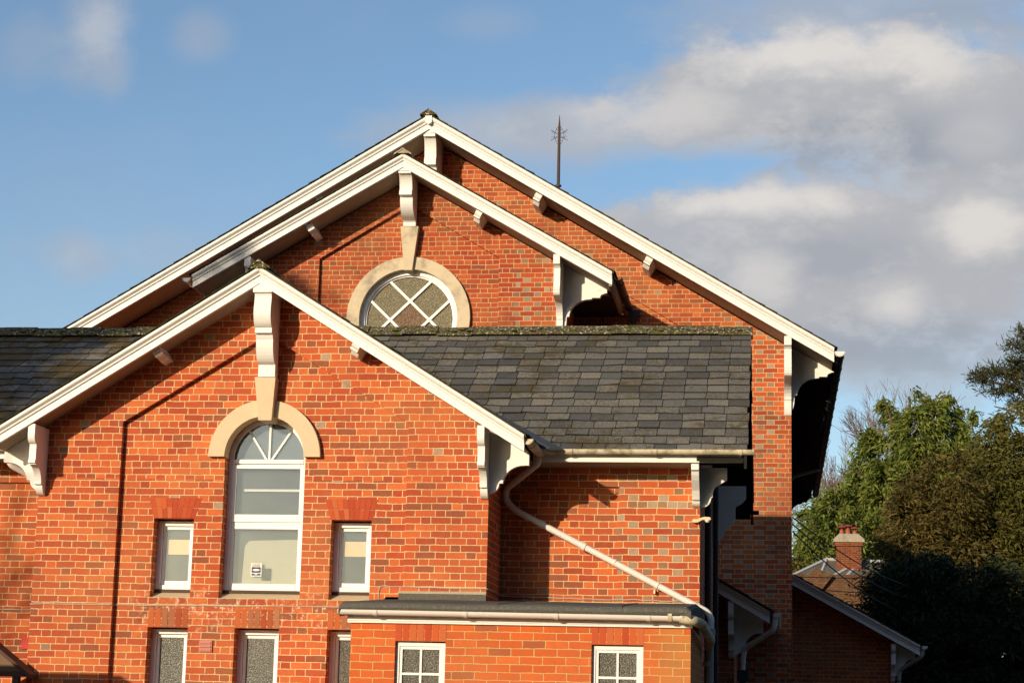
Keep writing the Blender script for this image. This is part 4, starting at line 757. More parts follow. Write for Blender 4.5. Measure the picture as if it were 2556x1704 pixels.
# ------------------------------------------------------------------ the great hall behind
HY = 30.8; HO = .8; hx = -5.5; hs = .595; HB = 49.0
hall = thing('brick_hall', 'tallest brick gable hall at the back with wide white bargeboards', 'building', (hx, 40, 0))
w = MB(); HW = 5.755; zt = 11.1 - .235
w.slab([(hx - HW, 0), (hx + HW, 0), (hx + HW, zt - hs * HW), (hx, zt), (hx - HW, zt - hs * HW)], [[(hx - 4.55, .8), (hx + 4.55, .8), (hx + 4.55, 7.48), (hx, 10.22), (hx - 4.55, 7.48)]], HY, HY + .0695, back=False)
w.slab([(hx - HW + .001, 0), (hx + HW - .001, 0), (hx + HW - .001, zt - hs * HW), (hx, zt - .001), (hx - HW + .001, zt - hs * HW)], [], HY + .07, HY + .4)
w.box(hx + HW - .4, hx + HW, HY + .4005, HB - .8, 0, zt - hs * HW); w.box(hx - HW, hx - HW + .4, HY + .4005, HB - .8, 0, zt - hs * HW)
w.prism([(hx - HW, 0), (hx + HW, 0), (hx + HW, zt - hs * HW), (hx, zt), (hx - HW, zt - hs * HW)], 'xz', HB - .7995, HB - .45)
w.build('wall', M['brick_hall'], hall)
barge(hall, hx, 11.1, hs, .90, HY - HO, s=1.25, T=.215); barge(hall, hx, 11.1, hs, -11.9, HY - HO, s=1.25, T=.215)
barge(hall, hx, 11.1, hs, .90, HB - .05, s=1.0, T=.215)
soffits(hall, hx, 11.115, hs, 6.38, HY - HO + .05, HY + .02, drop=.205); 
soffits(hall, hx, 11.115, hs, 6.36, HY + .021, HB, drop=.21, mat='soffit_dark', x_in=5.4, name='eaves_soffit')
gable_roof(hall, hx, 11.115, hs, 6.41, HY - HO - .095, HB + .05)
ridge(hall, (hx, HY - HO - .13, 11.18), (hx, HB, 11.18), ang=31, w=.135, plug=True)
mb = MB(); mb.prism([(hx - .055, 11.10), (hx + .055, 11.10), (hx + .055, 10.98), (hx, 10.945), (hx - .055, 10.98)], 'xz', HY - HO - .085, HY - HO - .03); mb.build('apex_block', M['white'], hall)
pf = [(.77, 10.83), (.765, 10.78)] + qarc(.76, 10.46, -.15, .33, 88, 0, 8) + [(.64, 10.45), (.64, 10.345), (.58, 10.34), (.55, 10.31), (.545, 10.28)] + qarc(.2, 10.28, .345, .45, 0, -80, 9) + [(.05, 9.7)]
apex_bracket(hall, hx, HY, .19, pf, 10.915, hs)
tf = tops(11.115 - .23, hs, hx)
corner_bracket(hall, hx + HW, 1, HY, 7.08 - .09, 7.49, tf, wf=.11, wd=.1, size='large', p_front=.78, p_side=.66, tip_side=7.06); corner_bracket(hall, hx - HW, -1, HY, 7.08 - .09, 7.49, tf, wf=.11, wd=.1, size='large', p_front=.78, p_side=.66, tip_side=7.06)
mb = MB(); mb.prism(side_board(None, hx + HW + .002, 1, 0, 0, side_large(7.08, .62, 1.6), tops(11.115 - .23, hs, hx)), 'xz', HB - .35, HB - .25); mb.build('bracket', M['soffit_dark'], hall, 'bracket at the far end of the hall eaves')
for x in (-3.71, -1.94, -7.3): purlin(hall, hx, 11.115 - .227, hs, x, HY - HO + .13, HY, 1.05)
gutter(hall, (.985, HY - HO - .03, 7.235), (.985, HB, 7.20), r=.075, mat='black', every=1.0, ends=(False, True))
gutter(hall, (.985, HY - HO - .045, 7.235), (.985, HY - HO + .0, 7.235), r=.078, mat='pipe', every=5, name='gutter_end')
mb = MB(); mb.tube([(1.0, 43.5, 7.22), (.96, 43.5, 7.14), (.42, 43.5, 6.98), (.31, 43.5, 6.85), (.31, 43.5, 0)], .05, 10); mb.build('downpipe', M['pipe_grey'], hall, 'grey swan-neck downpipe under the hall eaves', smooth=True)

# ------------------------------------------------------------------ lower link and side wing, both in shade
AYW = 27.95
la = thing('brick_link', 'small shaded brick gable with white bargeboard and side gutter at the right', 'building', (-1.9, AYW, 0))
ax_ = -2.6; asl = .575; zt = 3.161 + asl * (-.077 - ax_)
w = MB(); w.prism([(ax_ - 2.03, 0), (ax_ + 2.03, 0), (ax_ + 2.03, zt - .17 - asl * 2.03), (ax_, zt - .17), (ax_ - 2.03, zt - .17 - asl * 2.03)], 'xz', AYW, 30.75); w.build('wall', M['brick_dim'], la)
barge(la, ax_, zt, asl, -.077, AYW - .45); barge(la, ax_, zt, asl, ax_ - 2.52, AYW - .45); soffits(la, ax_, zt + .012, asl, 2.49, AYW - .41, AYW + .02, drop=.135); gable_roof(la, ax_, zt + .012, asl, 2.55, AYW - .545, 30.75)
corner_bracket(la, ax_ + 2.03, 1, AYW, 2.86, 3.28, tops(zt - .158, asl, ax_), tip_side=2.87, p_side=.40)
gutter(la, (.02, AYW - .44, 3.12), (.02, 30.7, 3.10), r=.058, mat='pipe', every=1.2)
dp = MB(); dp.tube(smoothpath([(.0, AYW - .38, 3.07), (-.02, AYW - .38, 2.90), (-.42, AYW - .02, 2.66), (-.45, AYW - .0, 2.52), (-.45, AYW - .0, 2.36)], 5, .06), .038, 12); dp.build('downpipe', M['pipe'], la, 'white swan-neck pipe', smooth=True)
dp = MB(); dp.box(-.53, -.37, AYW - .09, AYW - .005, 2.20, 2.36); dp.tube([(-.45, AYW - .045, 2.2), (-.45, AYW - .045, 0)], .045, 10); dp.build('downpipe', M['black'], la, 'black hopper and pipe')
BYW = 37.6
lb = thing('side_wing', 'long shaded brick lean-to wing to the right of the hall', 'building', (.9, BYW, 0))
w = MB(); bxe, bze, bsl = 2.62, 3.10, .545
zb = lambda x: bze + bsl * (bxe - x)
w.prism([(.2555, 0), (2.19, 0), (2.19, zb(2.19) - .17), (.2555, zb(.2555) - .17)], 'xz', BYW, 48); w.box(.256, 2.23, BYW - .05, BYW - .001, 0, 2.35); w.build('wall', M['brick_dim'], lb)
barge(lb, .26, zb(.26), bsl, bxe, BYW - .5, s=1.15, T=.19)
mb = MB(); mb.hexa([(.26, BYW - .46, zb(.26) - .15), (bxe, BYW - .46, bze - .15), (bxe, BYW + .02, bze - .15), (.26, BYW + .02, zb(.26) - .15), (.26, BYW - .46, zb(.26) - .13), (bxe, BYW - .46, bze - .13), (bxe, BYW + .02, bze - .13), (.26, BYW + .02, zb(.26) - .13)]); mb.build('soffit', M['soffit'], lb)
mb = MB(); c_ = 1 / math.hypot(1, bsl); mb.hexa([(.26, BYW - .5, zb(.26) - .02), (bxe + .04, BYW - .5, zb(bxe + .04) - .02), (bxe + .04, 48, zb(bxe + .04) - .02), (.26, 48, zb(.26) - .02), (.26, BYW - .5, zb(.26) + .01), (bxe + .04, BYW - .5, zb(bxe + .04) + .01), (bxe + .04, 48, zb(bxe + .04) + .01), (.26, 48, zb(.26) + .01)])
slates(mb, (bxe + .05, BYW - .58, zb(bxe + .05) + .012), (0, 1, 0), (-1, 0, bsl), 10.5, (bxe - .3) / c_); mb.build('roof', [M['slate'], M['slate_edge']], lb)
corner_bracket(lb, 2.19, 1, BYW, 2.78, 3.12, lambda x: zb(x) - .175, tip_side=2.86, p_side=.38)
gutter(lb, (2.70, BYW - .5, 3.09), (2.70, 47.9, 3.07), r=.062, mat='pipe', every=1.2)
dp = MB(); dp.tube(smoothpath([(2.68, BYW - .42, 3.05), (2.66, BYW - .42, 2.9), (2.28, BYW - .07, 2.66), (2.26, BYW - .07, 2.5), (2.26, BYW - .07, 0)], 5, .06), .04, 10); dp.build('downpipe', M['pipe_grey'], lb, smooth=True)

# ------------------------------------------------------------------ slate turret hidden behind the hall ridge, carrying the finial
tx, ty, tz = -5.09, 45.0, 13.93
tur = thing('slate_turret', 'tip of a slated turret rising behind the hall roof', 'turret', (tx, ty, 9))
mb = MB(); hb = 1.5; zb0 = 11.9; A = [(tx - hb, ty - hb, zb0), (tx + hb, ty - hb, zb0), (tx + hb, ty + hb, zb0), (tx - hb, ty + hb, zb0)]; T = .05
mb.hexa(A + [(tx - T, ty - T, tz - .12), (tx + T, ty - T, tz - .12), (tx + T, ty + T, tz - .12), (tx - T, ty + T, tz - .12)]); mb.box(tx - 1.2, tx + 1.2, ty - 1.2, ty + 1.2, 9.0, 11.9); mb.build('roof', M['slate_old'], tur)
fi = thing('weather_finial', 'thin rusty iron finial with scrolls standing above the hall roof slope', 'finial', (tx, ty, tz - .14))
mb = MB(); mb.tube([(tx, ty, tz - .14), (tx, ty, tz - .02), (tx, ty, tz + .02), (tx, ty, tz + .10), (tx, ty, tz + .11)], [.10, .07, .045, .035, .03], 12); mb.tube([(tx, ty, tz + .10), (tx, ty, tz + .13), (tx, ty, tz + .155)], [.075, .08, .05], 12); mb.build('base', M['lead'], fi, smooth=True)
mb = MB(); mb.tube([(tx, ty, tz + .1), (tx, ty, tz + .9), (tx, ty, tz + 1.55), (tx, ty, tz + 1.86)], [.040, .036, .030, .006], 8); mb.build('rod', M['iron'], fi, smooth=True)
mb = MB(); zc_ = tz + 1.37
for a in (32, 148): dx, dz = math.cos(R(a)) * .235, math.sin(R(a)) * .25; mb.tube([(tx - dx, ty, zc_ - dz), (tx + dx, ty, zc_ + dz)], .007, 6)
mb.build('arms', M['iron'], fi)
mb = MB()
for sx in (1, -1):
    pts = [(tx + sx * (.015 + .095 * abs(math.sin(R(t))) ** .8), ty, zc_ - .24 + .46 * t / 180) for t in range(0, 181, 12)]; mb.tube(pts, .0055, 6)
    for zz in (.10, -.10): mb.tube([(tx + sx * (.055 + .035 * math.cos(R(t))), ty, zc_ + zz + .035 * math.sin(R(t))) for t in range(20, 300, 20)], .0045, 6)
    for zz in (.055, -.055): mb.tube([(tx + sx * (.15 + .03 * math.cos(R(t))), ty, zc_ + zz + .03 * math.sin(R(t))) for t in range(0, 260, 20)], .0045, 6)
mb.build('scrolls', M['iron'], fi)

# ------------------------------------------------------------------ porch canopy at the lower left
pc = thing('porch_canopy', 'brown timber porch roof end at the lower left corner', 'canopy', (-8.6, 20.2, 0))
pe, pz, psl, pxa, pf_ = -8.0, 1.985, .74, -8.75, 20.72
mb = MB()
for sd in (1, -1):
    xe = pxa + sd * (pe - pxa); zt_ = pz + psl * (pe - pxa); yb = 20.985
    mb.hexa([(xe, pf_, pz - .045), (pxa, pf_, zt_ - .045), (pxa, yb, zt_ - .045), (xe, yb, pz - .045), (xe, pf_, pz), (pxa, pf_, zt_), (pxa, yb, zt_), (xe, yb, pz)])
mb.build('roof', M['brown'], pc)
MB().prism([(pe - .05, pz - .01), (pxa, pz + psl * (pe - pxa) - .05), (pxa * 2 - pe + .05, pz - .01)], 'xz', pf_ + .06, pf_ + .08).build('gable_board', M['tan'], pc)
MB().box(pxa * 2 - pe + .07, pe - .07, pf_ + .02, pf_ + .12, 1.955, 2.01).build('beam', M['brown'], pc)
for k in range(4): MB().box(pe - .20 - k * .36, pe - .13 - k * .36, pf_ + .03, pf_ + .1, 0, 1.954).build('post', M['brown'], pc)
bw_ = thing('boundary_wall', 'tall brick boundary wall outside the left edge of the view', 'wall', (-12, 17, 0))  # added out of view to throw the shadow low on the wing
MB().box(-15, -9.15, 17, 17.22, 0, 3.02).build('wall', M['brick_dim'], bw_); MB().box(-15, -9.12, 16.97, 17.25, 3.021, 3.08).build('coping', M['stone'], bw_)

# ------------------------------------------------------------------ house with the chimney, beyond
hb_ = thing('tiled_house', 'old house beyond with mossy tiled roof, lead hips and a brick chimney', 'house', (2.5, 72, 0))
mb = MB(); mb.box(-1.6, 7.5, 70.4, 78, 0, 4.9); mb.build('wall', M['brick_dim'], hb_)
mb = MB(); mb.hexa([(-2.2, 68.2, 4.6), (8.0, 68.2, 4.6), (8.0, 70.2, 6.72), (.55, 70.2, 6.72), (-2.2, 68.35, 4.6), (8.0, 68.35, 4.6), (8.0, 70.3, 6.80), (.55, 70.3, 6.80)]); mb.hexa([(-.3, 68.5, 4.9), (.6, 68.5, 4.9), (2.0, 69.9, 6.74), (1.4, 69.95, 7.0), (-.3, 70, 4.9), (.6, 70, 4.9), (2.0, 70.4, 6.74), (1.4, 70.4, 7.0)]); mb.build('tiled_roof', M['tile'], hb_)
lr = MB()
def hip(a, b, c, d): lr.loft([a, b, c], [(a[0], a[1] + .02, a[2]), (b[0], b[1] + .02, b[2]), (c[0], c[1] + .02, c[2])]); lr.loft([a, c, d], [(a[0], a[1] + .02, a[2]), (c[0], c[1] + .02, c[2]), (d[0], d[1] + .02, d[2])])
lr.loft([(.60, 70.4, 6.74), (2.2, 70.4, 6.74), (2.45, 71.6, 7.41), (1.80, 71.6, 7.41)], [(.60, 74, 6.74), (2.2, 74, 6.74), (2.45, 73, 7.41), (1.80, 73, 7.41)])
lr.loft([(1.95, 70.35, 6.70), (4.9, 70.35, 6.70), (4.2, 71.6, 7.36), (3.0, 71.6, 7.36)], [(1.95, 74, 6.70), (4.9, 74, 6.70), (4.2, 73, 7.36), (3.0, 73, 7.36)])
lr.build('slate_roof', M['slate_old'], hb_)
mb = MB()
for a, b in (((.60, 70.38, 6.76), (1.80, 71.58, 7.43)), ((1.80, 71.58, 7.43), (2.45, 71.58, 7.43)), ((1.58, 70.5, 6.80), (1.82, 71.55, 7.42)), ((1.97, 70.33, 6.72), (3.0, 71.58, 7.38)), ((3.0, 71.58, 7.38), (4.2, 71.58, 7.38)), ((2.45, 70.36, 6.72), (3.02, 71.5, 7.34)), ((4.88, 70.33, 6.72), (4.2, 71.58, 7.38))): mb.tube([a, b], .055, 6)
mb.build('lead_hips', M['lead_pale'], hb_)
mb = MB(); mb.box(2.16, 3.02, 70.9, 71.8, 6.6, 7.98); mb.box(2.10, 3.08, 70.84, 71.86, 7.86, 8.0); ch = mb.build('chimney', M['brick_old'], hb_)
mb = MB(); mb.hexa([(2.05, 70.78, 7.99), (3.13, 70.78, 7.99), (3.13, 71.92, 7.99), (2.05, 71.92, 7.99), (2.05, 70.78, 8.10), (3.13, 70.78, 8.10), (3.13, 71.92, 8.10), (2.05, 71.92, 8.10)]); mb.hexa([(2.06, 70.79, 8.101), (3.12, 70.79, 8.101), (3.12, 71.91, 8.101), (2.06, 71.91, 8.101), (2.25, 71.0, 8.30), (2.93, 71.0, 8.30), (2.93, 71.7, 8.30), (2.25, 71.7, 8.30)]); mb.build('cap', M['capstone'], ch)
for x, h in ((2.36, 8.54), (2.58, 8.58), (2.82, 8.50)):
    mb = MB(); mb.tube([(x, 71.3, 8.29), (x, 71.3, 8.34), (x, 71.3, h - .1), (x, 71.3, h - .08)], [.10, .085, .075, .09], 12); mb.build('pot', M['terracotta'], ch, smooth=True)
    mb = MB(); mb.tube([(x, 71.3, h - .08), (x, 71.3, h - .01)], .03, 8); mb.tube([(x, 71.3, h), (x, 71.3, h + .03), (x, 71.3, h + .08)], [.17, .15, .03], 12); mb.build('cowl', M['redmetal'], ch, smooth=True)
an = thing('tv_aerial', 'thin aluminium television aerial on a mast before the trees', 'aerial', (4.52, 69.9, 6.5))
mb = MB(); mb.tube([(4.52, 69.9, 6.4), (4.52, 69.9, 9.36)], .022, 8); mb.build('mast', M['alloy'], an)
mb = MB(); mb.tube([(3.76, 69.9, 9.32), (4.56, 69.9, 9.33)], .014, 6); mb.tube([(3.95, 69.9, 9.27), (4.52, 69.9, 9.275)], .011, 6); mb.tube([(4.08, 69.9, 9.19), (4.52, 69.9, 9.20)], .014, 6)
for k in range(7): mb.tube([(3.80 + k * .1, 69.75, 9.325), (3.80 + k * .1, 70.05, 9.325)], .006, 5)
mb.build('boom', M['alloy'], an)

# ------------------------------------------------------------------ wires
def wire(name_label, a, b, sag):
    a, b = Vector(a), Vector(b); pts = [a.lerp(b, t / 24) - Vector((0, 0, 4 * sag * (t / 24) * (1 - t / 24))) for t in range(25)]
    o = MB().tube(pts, .011, 6).build('overhead_wire', M['wire']); tag(o, name_label, 'wire', 'overhead wires by the hall')
wire('topmost of the three wires from the hall corner down past the chimney', (.27, 31.0, 4.80), (5.9, 62, 5.9), .55)
wire('middle of the three wires from the hall corner down past the chimney', (.27, 31.0, 4.69), (5.7, 62, 5.6), .60)
wire('lowest of the three wires from the hall corner down past the chimney', (.27, 31.0, 4.58), (5.4, 62, 5.2), .65)
wire('level wire crossing just under the lead hips of the tiled house', (.4, 48.6, 5.15), (9.5, 64, 7.3), .35)
wire('level wire crossing the top of the mossy tiled roof', (.4, 48.6, 4.9), (9.5, 64, 6.9), .5)

# ------------------------------------------------------------------ trees
def leaf_mat(name, ramp, trans=0.25):
    m, g = newmat(name); geo = g.n('ShaderNodeNewGeometry'); ri = geo.outputs['Random Per Island']
    n1 = g.noise(geo.outputs['Position'], 0.9, 3.0); c = g.ramp(g.m('ADD', g.m('MULTIPLY', ri, 0.6), g.m('MULTIPLY', n1, 0.4)), ramp)
    b = finish(g, c, 0.65, 0.25)
    tl = g.n('ShaderNodeBsdfTranslucent'); g.set(tl.inputs[0], c); mx = g.n('ShaderNodeMixShader'); mx.inputs[0].default_value = trans
    o = [n for n in g.t.nodes if n.type == 'OUTPUT_MATERIAL'][0]; g.t.links.new(b.outputs[0], mx.inputs[1]); g.t.links.new(tl.outputs[0], mx.inputs[2]); g.t.links.new(mx.outputs[0], o.inputs[0]); return m
M['leaf_green'] = leaf_mat('cypress sprays', [(0.15, (0.060, 0.085, 0.014)), (0.5, (0.145, 0.180, 0.028)), (0.85, (0.26, 0.27, 0.050))])
M['leaf_yew'] = leaf_mat('brownish yew sprays', [(0.15, (0.060, 0.060, 0.012)), (0.5, (0.115, 0.108, 0.020)), (0.85, (0.18, 0.155, 0.033))])
M['leaf_russet'] = leaf_mat('russet yew sprays', [(0.15, (0.055, 0.048, 0.012)), (0.5, (0.110, 0.085, 0.018)), (0.85, (0.18, 0.125, 0.028))])
M['leaf_dark'] = leaf_mat('dark yew needles', [(0.2, (0.012, 0.020, 0.006)), (0.8, (0.030, 0.045, 0.012))], 0.1)
M['leaf_pine'] = leaf_mat('pine needles', [(0.2, (0.035, 0.045, 0.015)), (0.6, (0.075, 0.075, 0.025)), (0.9, (0.12, 0.095, 0.035))])
M['leaf_hedge'] = leaf_mat('yellowing hedge leaves', [(0.2, (0.06, 0.06, 0.012)), (0.6, (0.13, 0.115, 0.02)), (0.9, (0.22, 0.16, 0.03))])
M['bark'] = simple('grey brown bark', (0.11, 0.075, 0.05), 0.9, 0.1, 0.25, 12.0, 0.4)
M['twig'] = simple('pale bare twigs', (0.20, 0.135, 0.10), 0.9, 0.1, 0.2, 8.0, 0.1)
def sprays(name, parent, mat, blobs, n, L, Wd, droop, spread=.6, shell=.45, seed=1, cl=.30, per=26, kind=None):
    """leaf sprays gathered into clumps, the clumps scattered through a set of ellipsoids"""
    rg = np.random.default_rng(seed); B = np.array(blobs, float); vol = (B[:, 3] * B[:, 4] * B[:, 5]) ** .7; vol /= vol.sum(); nc = max(1, n // per)
    idx = rg.choice(len(B), nc, p=vol); b = B[idx]; d = rg.normal(size=(nc, 3)); d /= np.linalg.norm(d, axis=1)[:, None]; r = shell + (1.08 - shell) * rg.random(nc) ** .7
    C_ = b[:, :3] + d * b[:, 3:6] * r[:, None]; cs = cl * (.55 + .9 * rg.random(nc))
    k_ = np.repeat(np.arange(nc), per); n = nc * per; dd = d[k_]
    off = rg.normal(size=(n, 3)) * .5; off[:, 2] *= .75; c = C_[k_] + off * cs[k_][:, None]
    out = dd.copy(); out[:, 2] *= .5; out += rg.normal(size=(n, 3)) * spread; out[:, 2] -= droop * (.4 + 1.2 * rg.random(n)); out /= np.linalg.norm(out, axis=1)[:, None]
    side = np.cross(out, rg.normal(size=(n, 3))); side /= np.linalg.norm(side, axis=1)[:, None]
    l = L * (.5 + rg.random(n))[:, None]; wd = Wd * (.5 + rg.random(n))[:, None]
    dn = np.zeros((n, 3)); dn[:, 2] = -1
    p0 = c; p1 = c + out * l * .5; p2 = p1 + (out + dn * droop * .8) * l * .5
    V_ = np.stack([p0 - side * wd * .25, p0 + side * wd * .25, p1 + side * wd * .5, p1 - side * wd * .5, p2 + side * wd * .06, p2 - side * wd * .06], 1).reshape(-1, 3)
    k = np.arange(n)[:, None] * 6; Fq = np.concatenate([k + np.array([0, 1, 2, 3]), k + np.array([3, 2, 4, 5])], 1).reshape(-1)
    me = bpy.data.meshes.new(name); me.vertices.add(len(V_)); ctr = Vector(V_.mean(0)); me.vertices.foreach_set('co', (V_ - np.array(ctr)).astype(np.float32).ravel())
    me.loops.add(len(Fq)); me.loops.foreach_set('vertex_index', Fq.astype(np.int32)); nf = len(Fq) // 4; me.polygons.add(nf); me.polygons.foreach_set('loop_start', np.arange(nf, dtype=np.int32) * 4); me.polygons.foreach_set('loop_total', np.full(nf, 4, np.int32)); me.update(calc_edges=True); me.validate()
    me.materials.append(M[mat]); o = bpy.data.objects.new(name, me); o.location = ctr; COL.objects.link(o)
    if parent: attach(o, parent)
    return o
def strips(name, parent, mat, c, out, droop, L, Wd, rg):
    n = len(c); side = np.cross(out, rg.normal(size=(n, 3))); side /= np.linalg.norm(side, axis=1)[:, None]
    l = L * (.5 + rg.random(n))[:, None]; wd = Wd * (.5 + rg.random(n))[:, None]; dn = np.zeros((n, 3)); dn[:, 2] = -1
    p1 = c + out * l * .5; p2 = p1 + (out + dn * droop * .8) * l * .5
    V_ = np.stack([c - side * wd * .25, c + side * wd * .25, p1 + side * wd * .5, p1 - side * wd * .5, p2 + side * wd * .06, p2 - side * wd * .06], 1).reshape(-1, 3)
    k = np.arange(n)[:, None] * 6; Fq = np.concatenate([k + np.array([0, 1, 2, 3]), k + np.array([3, 2, 4, 5])], 1).reshape(-1)
    me = bpy.data.meshes.new(name); me.vertices.add(len(V_)); ctr = Vector(V_.mean(0)); me.vertices.foreach_set('co', (V_ - np.array(ctr)).astype(np.float32).ravel())
    me.loops.add(len(Fq)); me.loops.foreach_set('vertex_index', Fq.astype(np.int32)); nf = len(Fq) // 4; me.polygons.add(nf); me.polygons.foreach_set('loop_start', np.arange(nf, dtype=np.int32) * 4); me.polygons.foreach_set('loop_total', np.full(nf, 4, np.int32)); me.update(calc_edges=True); me.validate()
    me.materials.append(M[mat]); o = bpy.data.objects.new(name, me); o.location = ctr; COL.objects.link(o)
    if parent: attach(o, parent)
    return o
def plumes(name, parent, mat, tips, H, Rm, nb, L, Wd, droop, seed=1):
    """ragged evergreen crown: leaders with whorls of branches that rise, then hang with foliage along them"""
    rg = np.random.default_rng(seed); Cs, Os = [], []
    for tx_, ty_, tz_ in tips:
        for _ in range(nb):
            t = rg.random() ** .75; h = tz_ - .05 - t * H; rad = min(.10 + .50 * t * H, Rm) * (.55 + .75 * rg.random()); az = rg.random() * 6.283
            dx, dy = math.cos(az), math.sin(az); m = 10; uu = np.linspace(.25, 1.0, m) ** .8
            bx = tx_ + dx * rad * uu; by = ty_ + dy * rad * uu; bz = h + .28 * rad * uu - .40 * rad * uu ** 2.2
            for k in range(m):
                q = 4 + int(3 * uu[k]); o_ = rg.normal(size=(q, 3)) * .10 * (.5 + uu[k]); o_[:, 2] -= np.abs(rg.normal(size=q)) * .10 * (droop + .3)
                Cs.append(np.array([bx[k], by[k], bz[k]]) + o_); d_ = np.tile(np.array([dx * .8, dy * .8, .12 - droop * .7]), (q, 1)) + rg.normal(size=(q, 3)) * .42; Os.append(d_)
    c = np.concatenate(Cs); o = np.concatenate(Os); o /= np.linalg.norm(o, axis=1)[:, None]
    return strips(name, parent, mat, c, o, droop, L, Wd, rg)
def trunk(parent, base, top, r0, r1, limbs=(), mat='bark', name='trunk'):
    mb = MB(); base, top = Vector(base), Vector(top); n = 8; rr = random.Random(int(base.x * 100))
    pts = [base.lerp(top, k / n) + Vector((rr.uniform(-.06, .06), rr.uniform(-.06, .06), 0)) * (1 if 0 < k < n else 0) for k in range(n + 1)]; mb.tube(pts, [r0 + (r1 - r0) * k / n for k in range(n + 1)], 10)
    for a, b, ra in limbs:
        a, b = Vector(a), Vector(b); m_ = a.lerp(b, .5) + Vector((0, 0, .15 * (b - a).length)); mb.tube([a, m_, b], [ra, ra * .7, ra * .25], 7)
    return mb.build(name, M[mat], parent, smooth=True)
# green cypress behind the house
YG = 80.0; k = YG / 60.0
def G3(x60, z60, rx, ry, rz, y=YG): return (x60 * k, y + random.uniform(-1, 1), 1.65 + (z60 - 1.65) * k, rx * k, ry * k, rz * k)
gt = thing('cypress_tree', 'tall green cypress with drooping sprays behind the brick chimney', 'tree', (5.2, YG, 0))
trunk(gt, (5.1, YG, 0), (5.4, YG, 14.6), .45, .05, [((5.2, YG, 9), (3.2, YG - .5, 11.6), .12), ((5.2, YG, 9.5), (7.6, YG - .6, 13.2), .12), ((5.2, YG, 11), (4.3, YG - .8, 14.6), .09), ((5.2, YG, 12), (6.6, YG - .8, 14.8), .08), ((5.2, YG, 7), (2.2, YG - 1, 8.6), .12)])
GST = [(5.57, 14.97), (7.03, 14.88), (4.47, 14.73), (6.35, 14.7), (3.67, 13.31), (3.29, 12.19), (2.42, 11.35), (1.73, 10.68), (1.32, 10.23), (7.84, 14.13), (5.06, 13.71), (7.27, 13.23), (4.17, 12.4), (6.0, 12.9)]
plumes('crown', gt, 'leaf_green', [(x, YG + (k_ % 3 - 1) * .8 - (.8 if z < 13 else 0), z) for k_, (x, z) in enumerate(GST)], 5.2, 1.25, 78, .22, .075, .6, seed=3)
hd = thing('hedge_bush', 'yellowish leafy bush between the hall corner and the cypress', 'bush', (.9, 74, 0))
trunk(hd, (.9, 74, 0), (.9, 74, 6.0), .12, .03); sprays('crown', hd, 'leaf_hedge', [(.6, 74, 6.9, .7, .8, .9), (1.3, 74.5, 6.4, .8, .8, .9), (.2, 74, 6.0, .8, .8, 1.0)], 4500, .20, .08, .35, .8, .3, seed=9)
# brown yew on the right
YY = 57.0
YST = [(7.06, 10.75), (6.29, 10.50), (6.66, 10.70), (6.15, 10.1), (5.83, 9.85), (5.65, 9.5), (6.4, 9.44), (7.55, 10.95), (5.5, 8.6), (6.9, 9.2), (7.9, 9.8), (8.4, 11.2), (6.2, 8.2), (7.4, 8.2), (8.6, 9.0)]
YSB = [(5.04, 9.15), (4.43, 9.2), (3.87, 8.75), (3.6, 8.5), (3.35, 7.75), (4.7, 8.5), (4.13, 7.8), (5.2, 7.9), (3.5, 7.0), (4.6, 7.0), (5.5, 7.2)]
yt = thing('yew_tree', 'large olive green yew filling the right edge of the view', 'tree', (7.0, YY, 0))
trunk(yt, (7.0, YY, 0), (7.4, YY, 9.6), .5, .08, [((7, YY, 4), (5.9, YY - .8, 8.2), .16), ((7, YY, 5), (8.6, YY - .5, 9.0), .16)])
plumes('crown', yt, 'leaf_yew', [(x, YY + (k_ % 3 - 1) * .7, z) for k_, (x, z) in enumerate(YST)], 5.5, 1.05, 110, .15, .045, .4, seed=5)
yb_ = thing('yew_tree', 'russet brown yew between the television aerial and the olive yew', 'tree', (4.4, YY - 1, 0))
trunk(yb_, (4.4, YY - 1, 0), (4.4, YY - 1, 8.0), .35, .06, [((4.4, YY - 1, 4), (3.6, YY - 1.6, 7.2), .12)])
plumes('crown', yb_, 'leaf_russet', [(x, YY - 1.3 + (k_ % 3 - 1) * .6, z) for k_, (x, z) in enumerate(YSB)], 4.6, .95, 100, .14, .042, .4, seed=15)
# pine at the top right
YP = 66.0
pt = thing('pine_tree', 'dark flat-branched pine at the top right', 'tree', (9.0, YP, 0))
pl = [((8.9, YP, 11.8), (6.7, YP, 13.0), .08), ((8.9, YP, 12.2), (7.3, YP - .4, 13.3), .07), ((8.9, YP, 13.0), (8.0, YP, 14.1), .07), ((8.9, YP, 11), (7.2, YP, 12.1), .07)]
trunk(pt, (9.0, YP, 0), (8.9, YP, 14.2), .35, .06, pl)
pb = [(7.4, YP, 13.2, .70, .6, .20), (6.85, YP, 13.05, .40, .5, .15), (7.9, YP, 13.45, .5, .5, .2), (7.3, YP, 12.6, .50, .5, .13), (8.3, YP, 12.8, .7, .6, .25), (8.0, YP, 14.1, .40, .5, .16), (8.6, YP, 14.5, .6, .5, .3), (8.9, YP, 13.5, .7, .7, .4), (8.4, YP, 12.2, .7, .6, .2)]
sprays('crown', pt, 'leaf_pine', pb, 8000, .18, .03, -.15, .9, .1, seed=7, cl=.26)
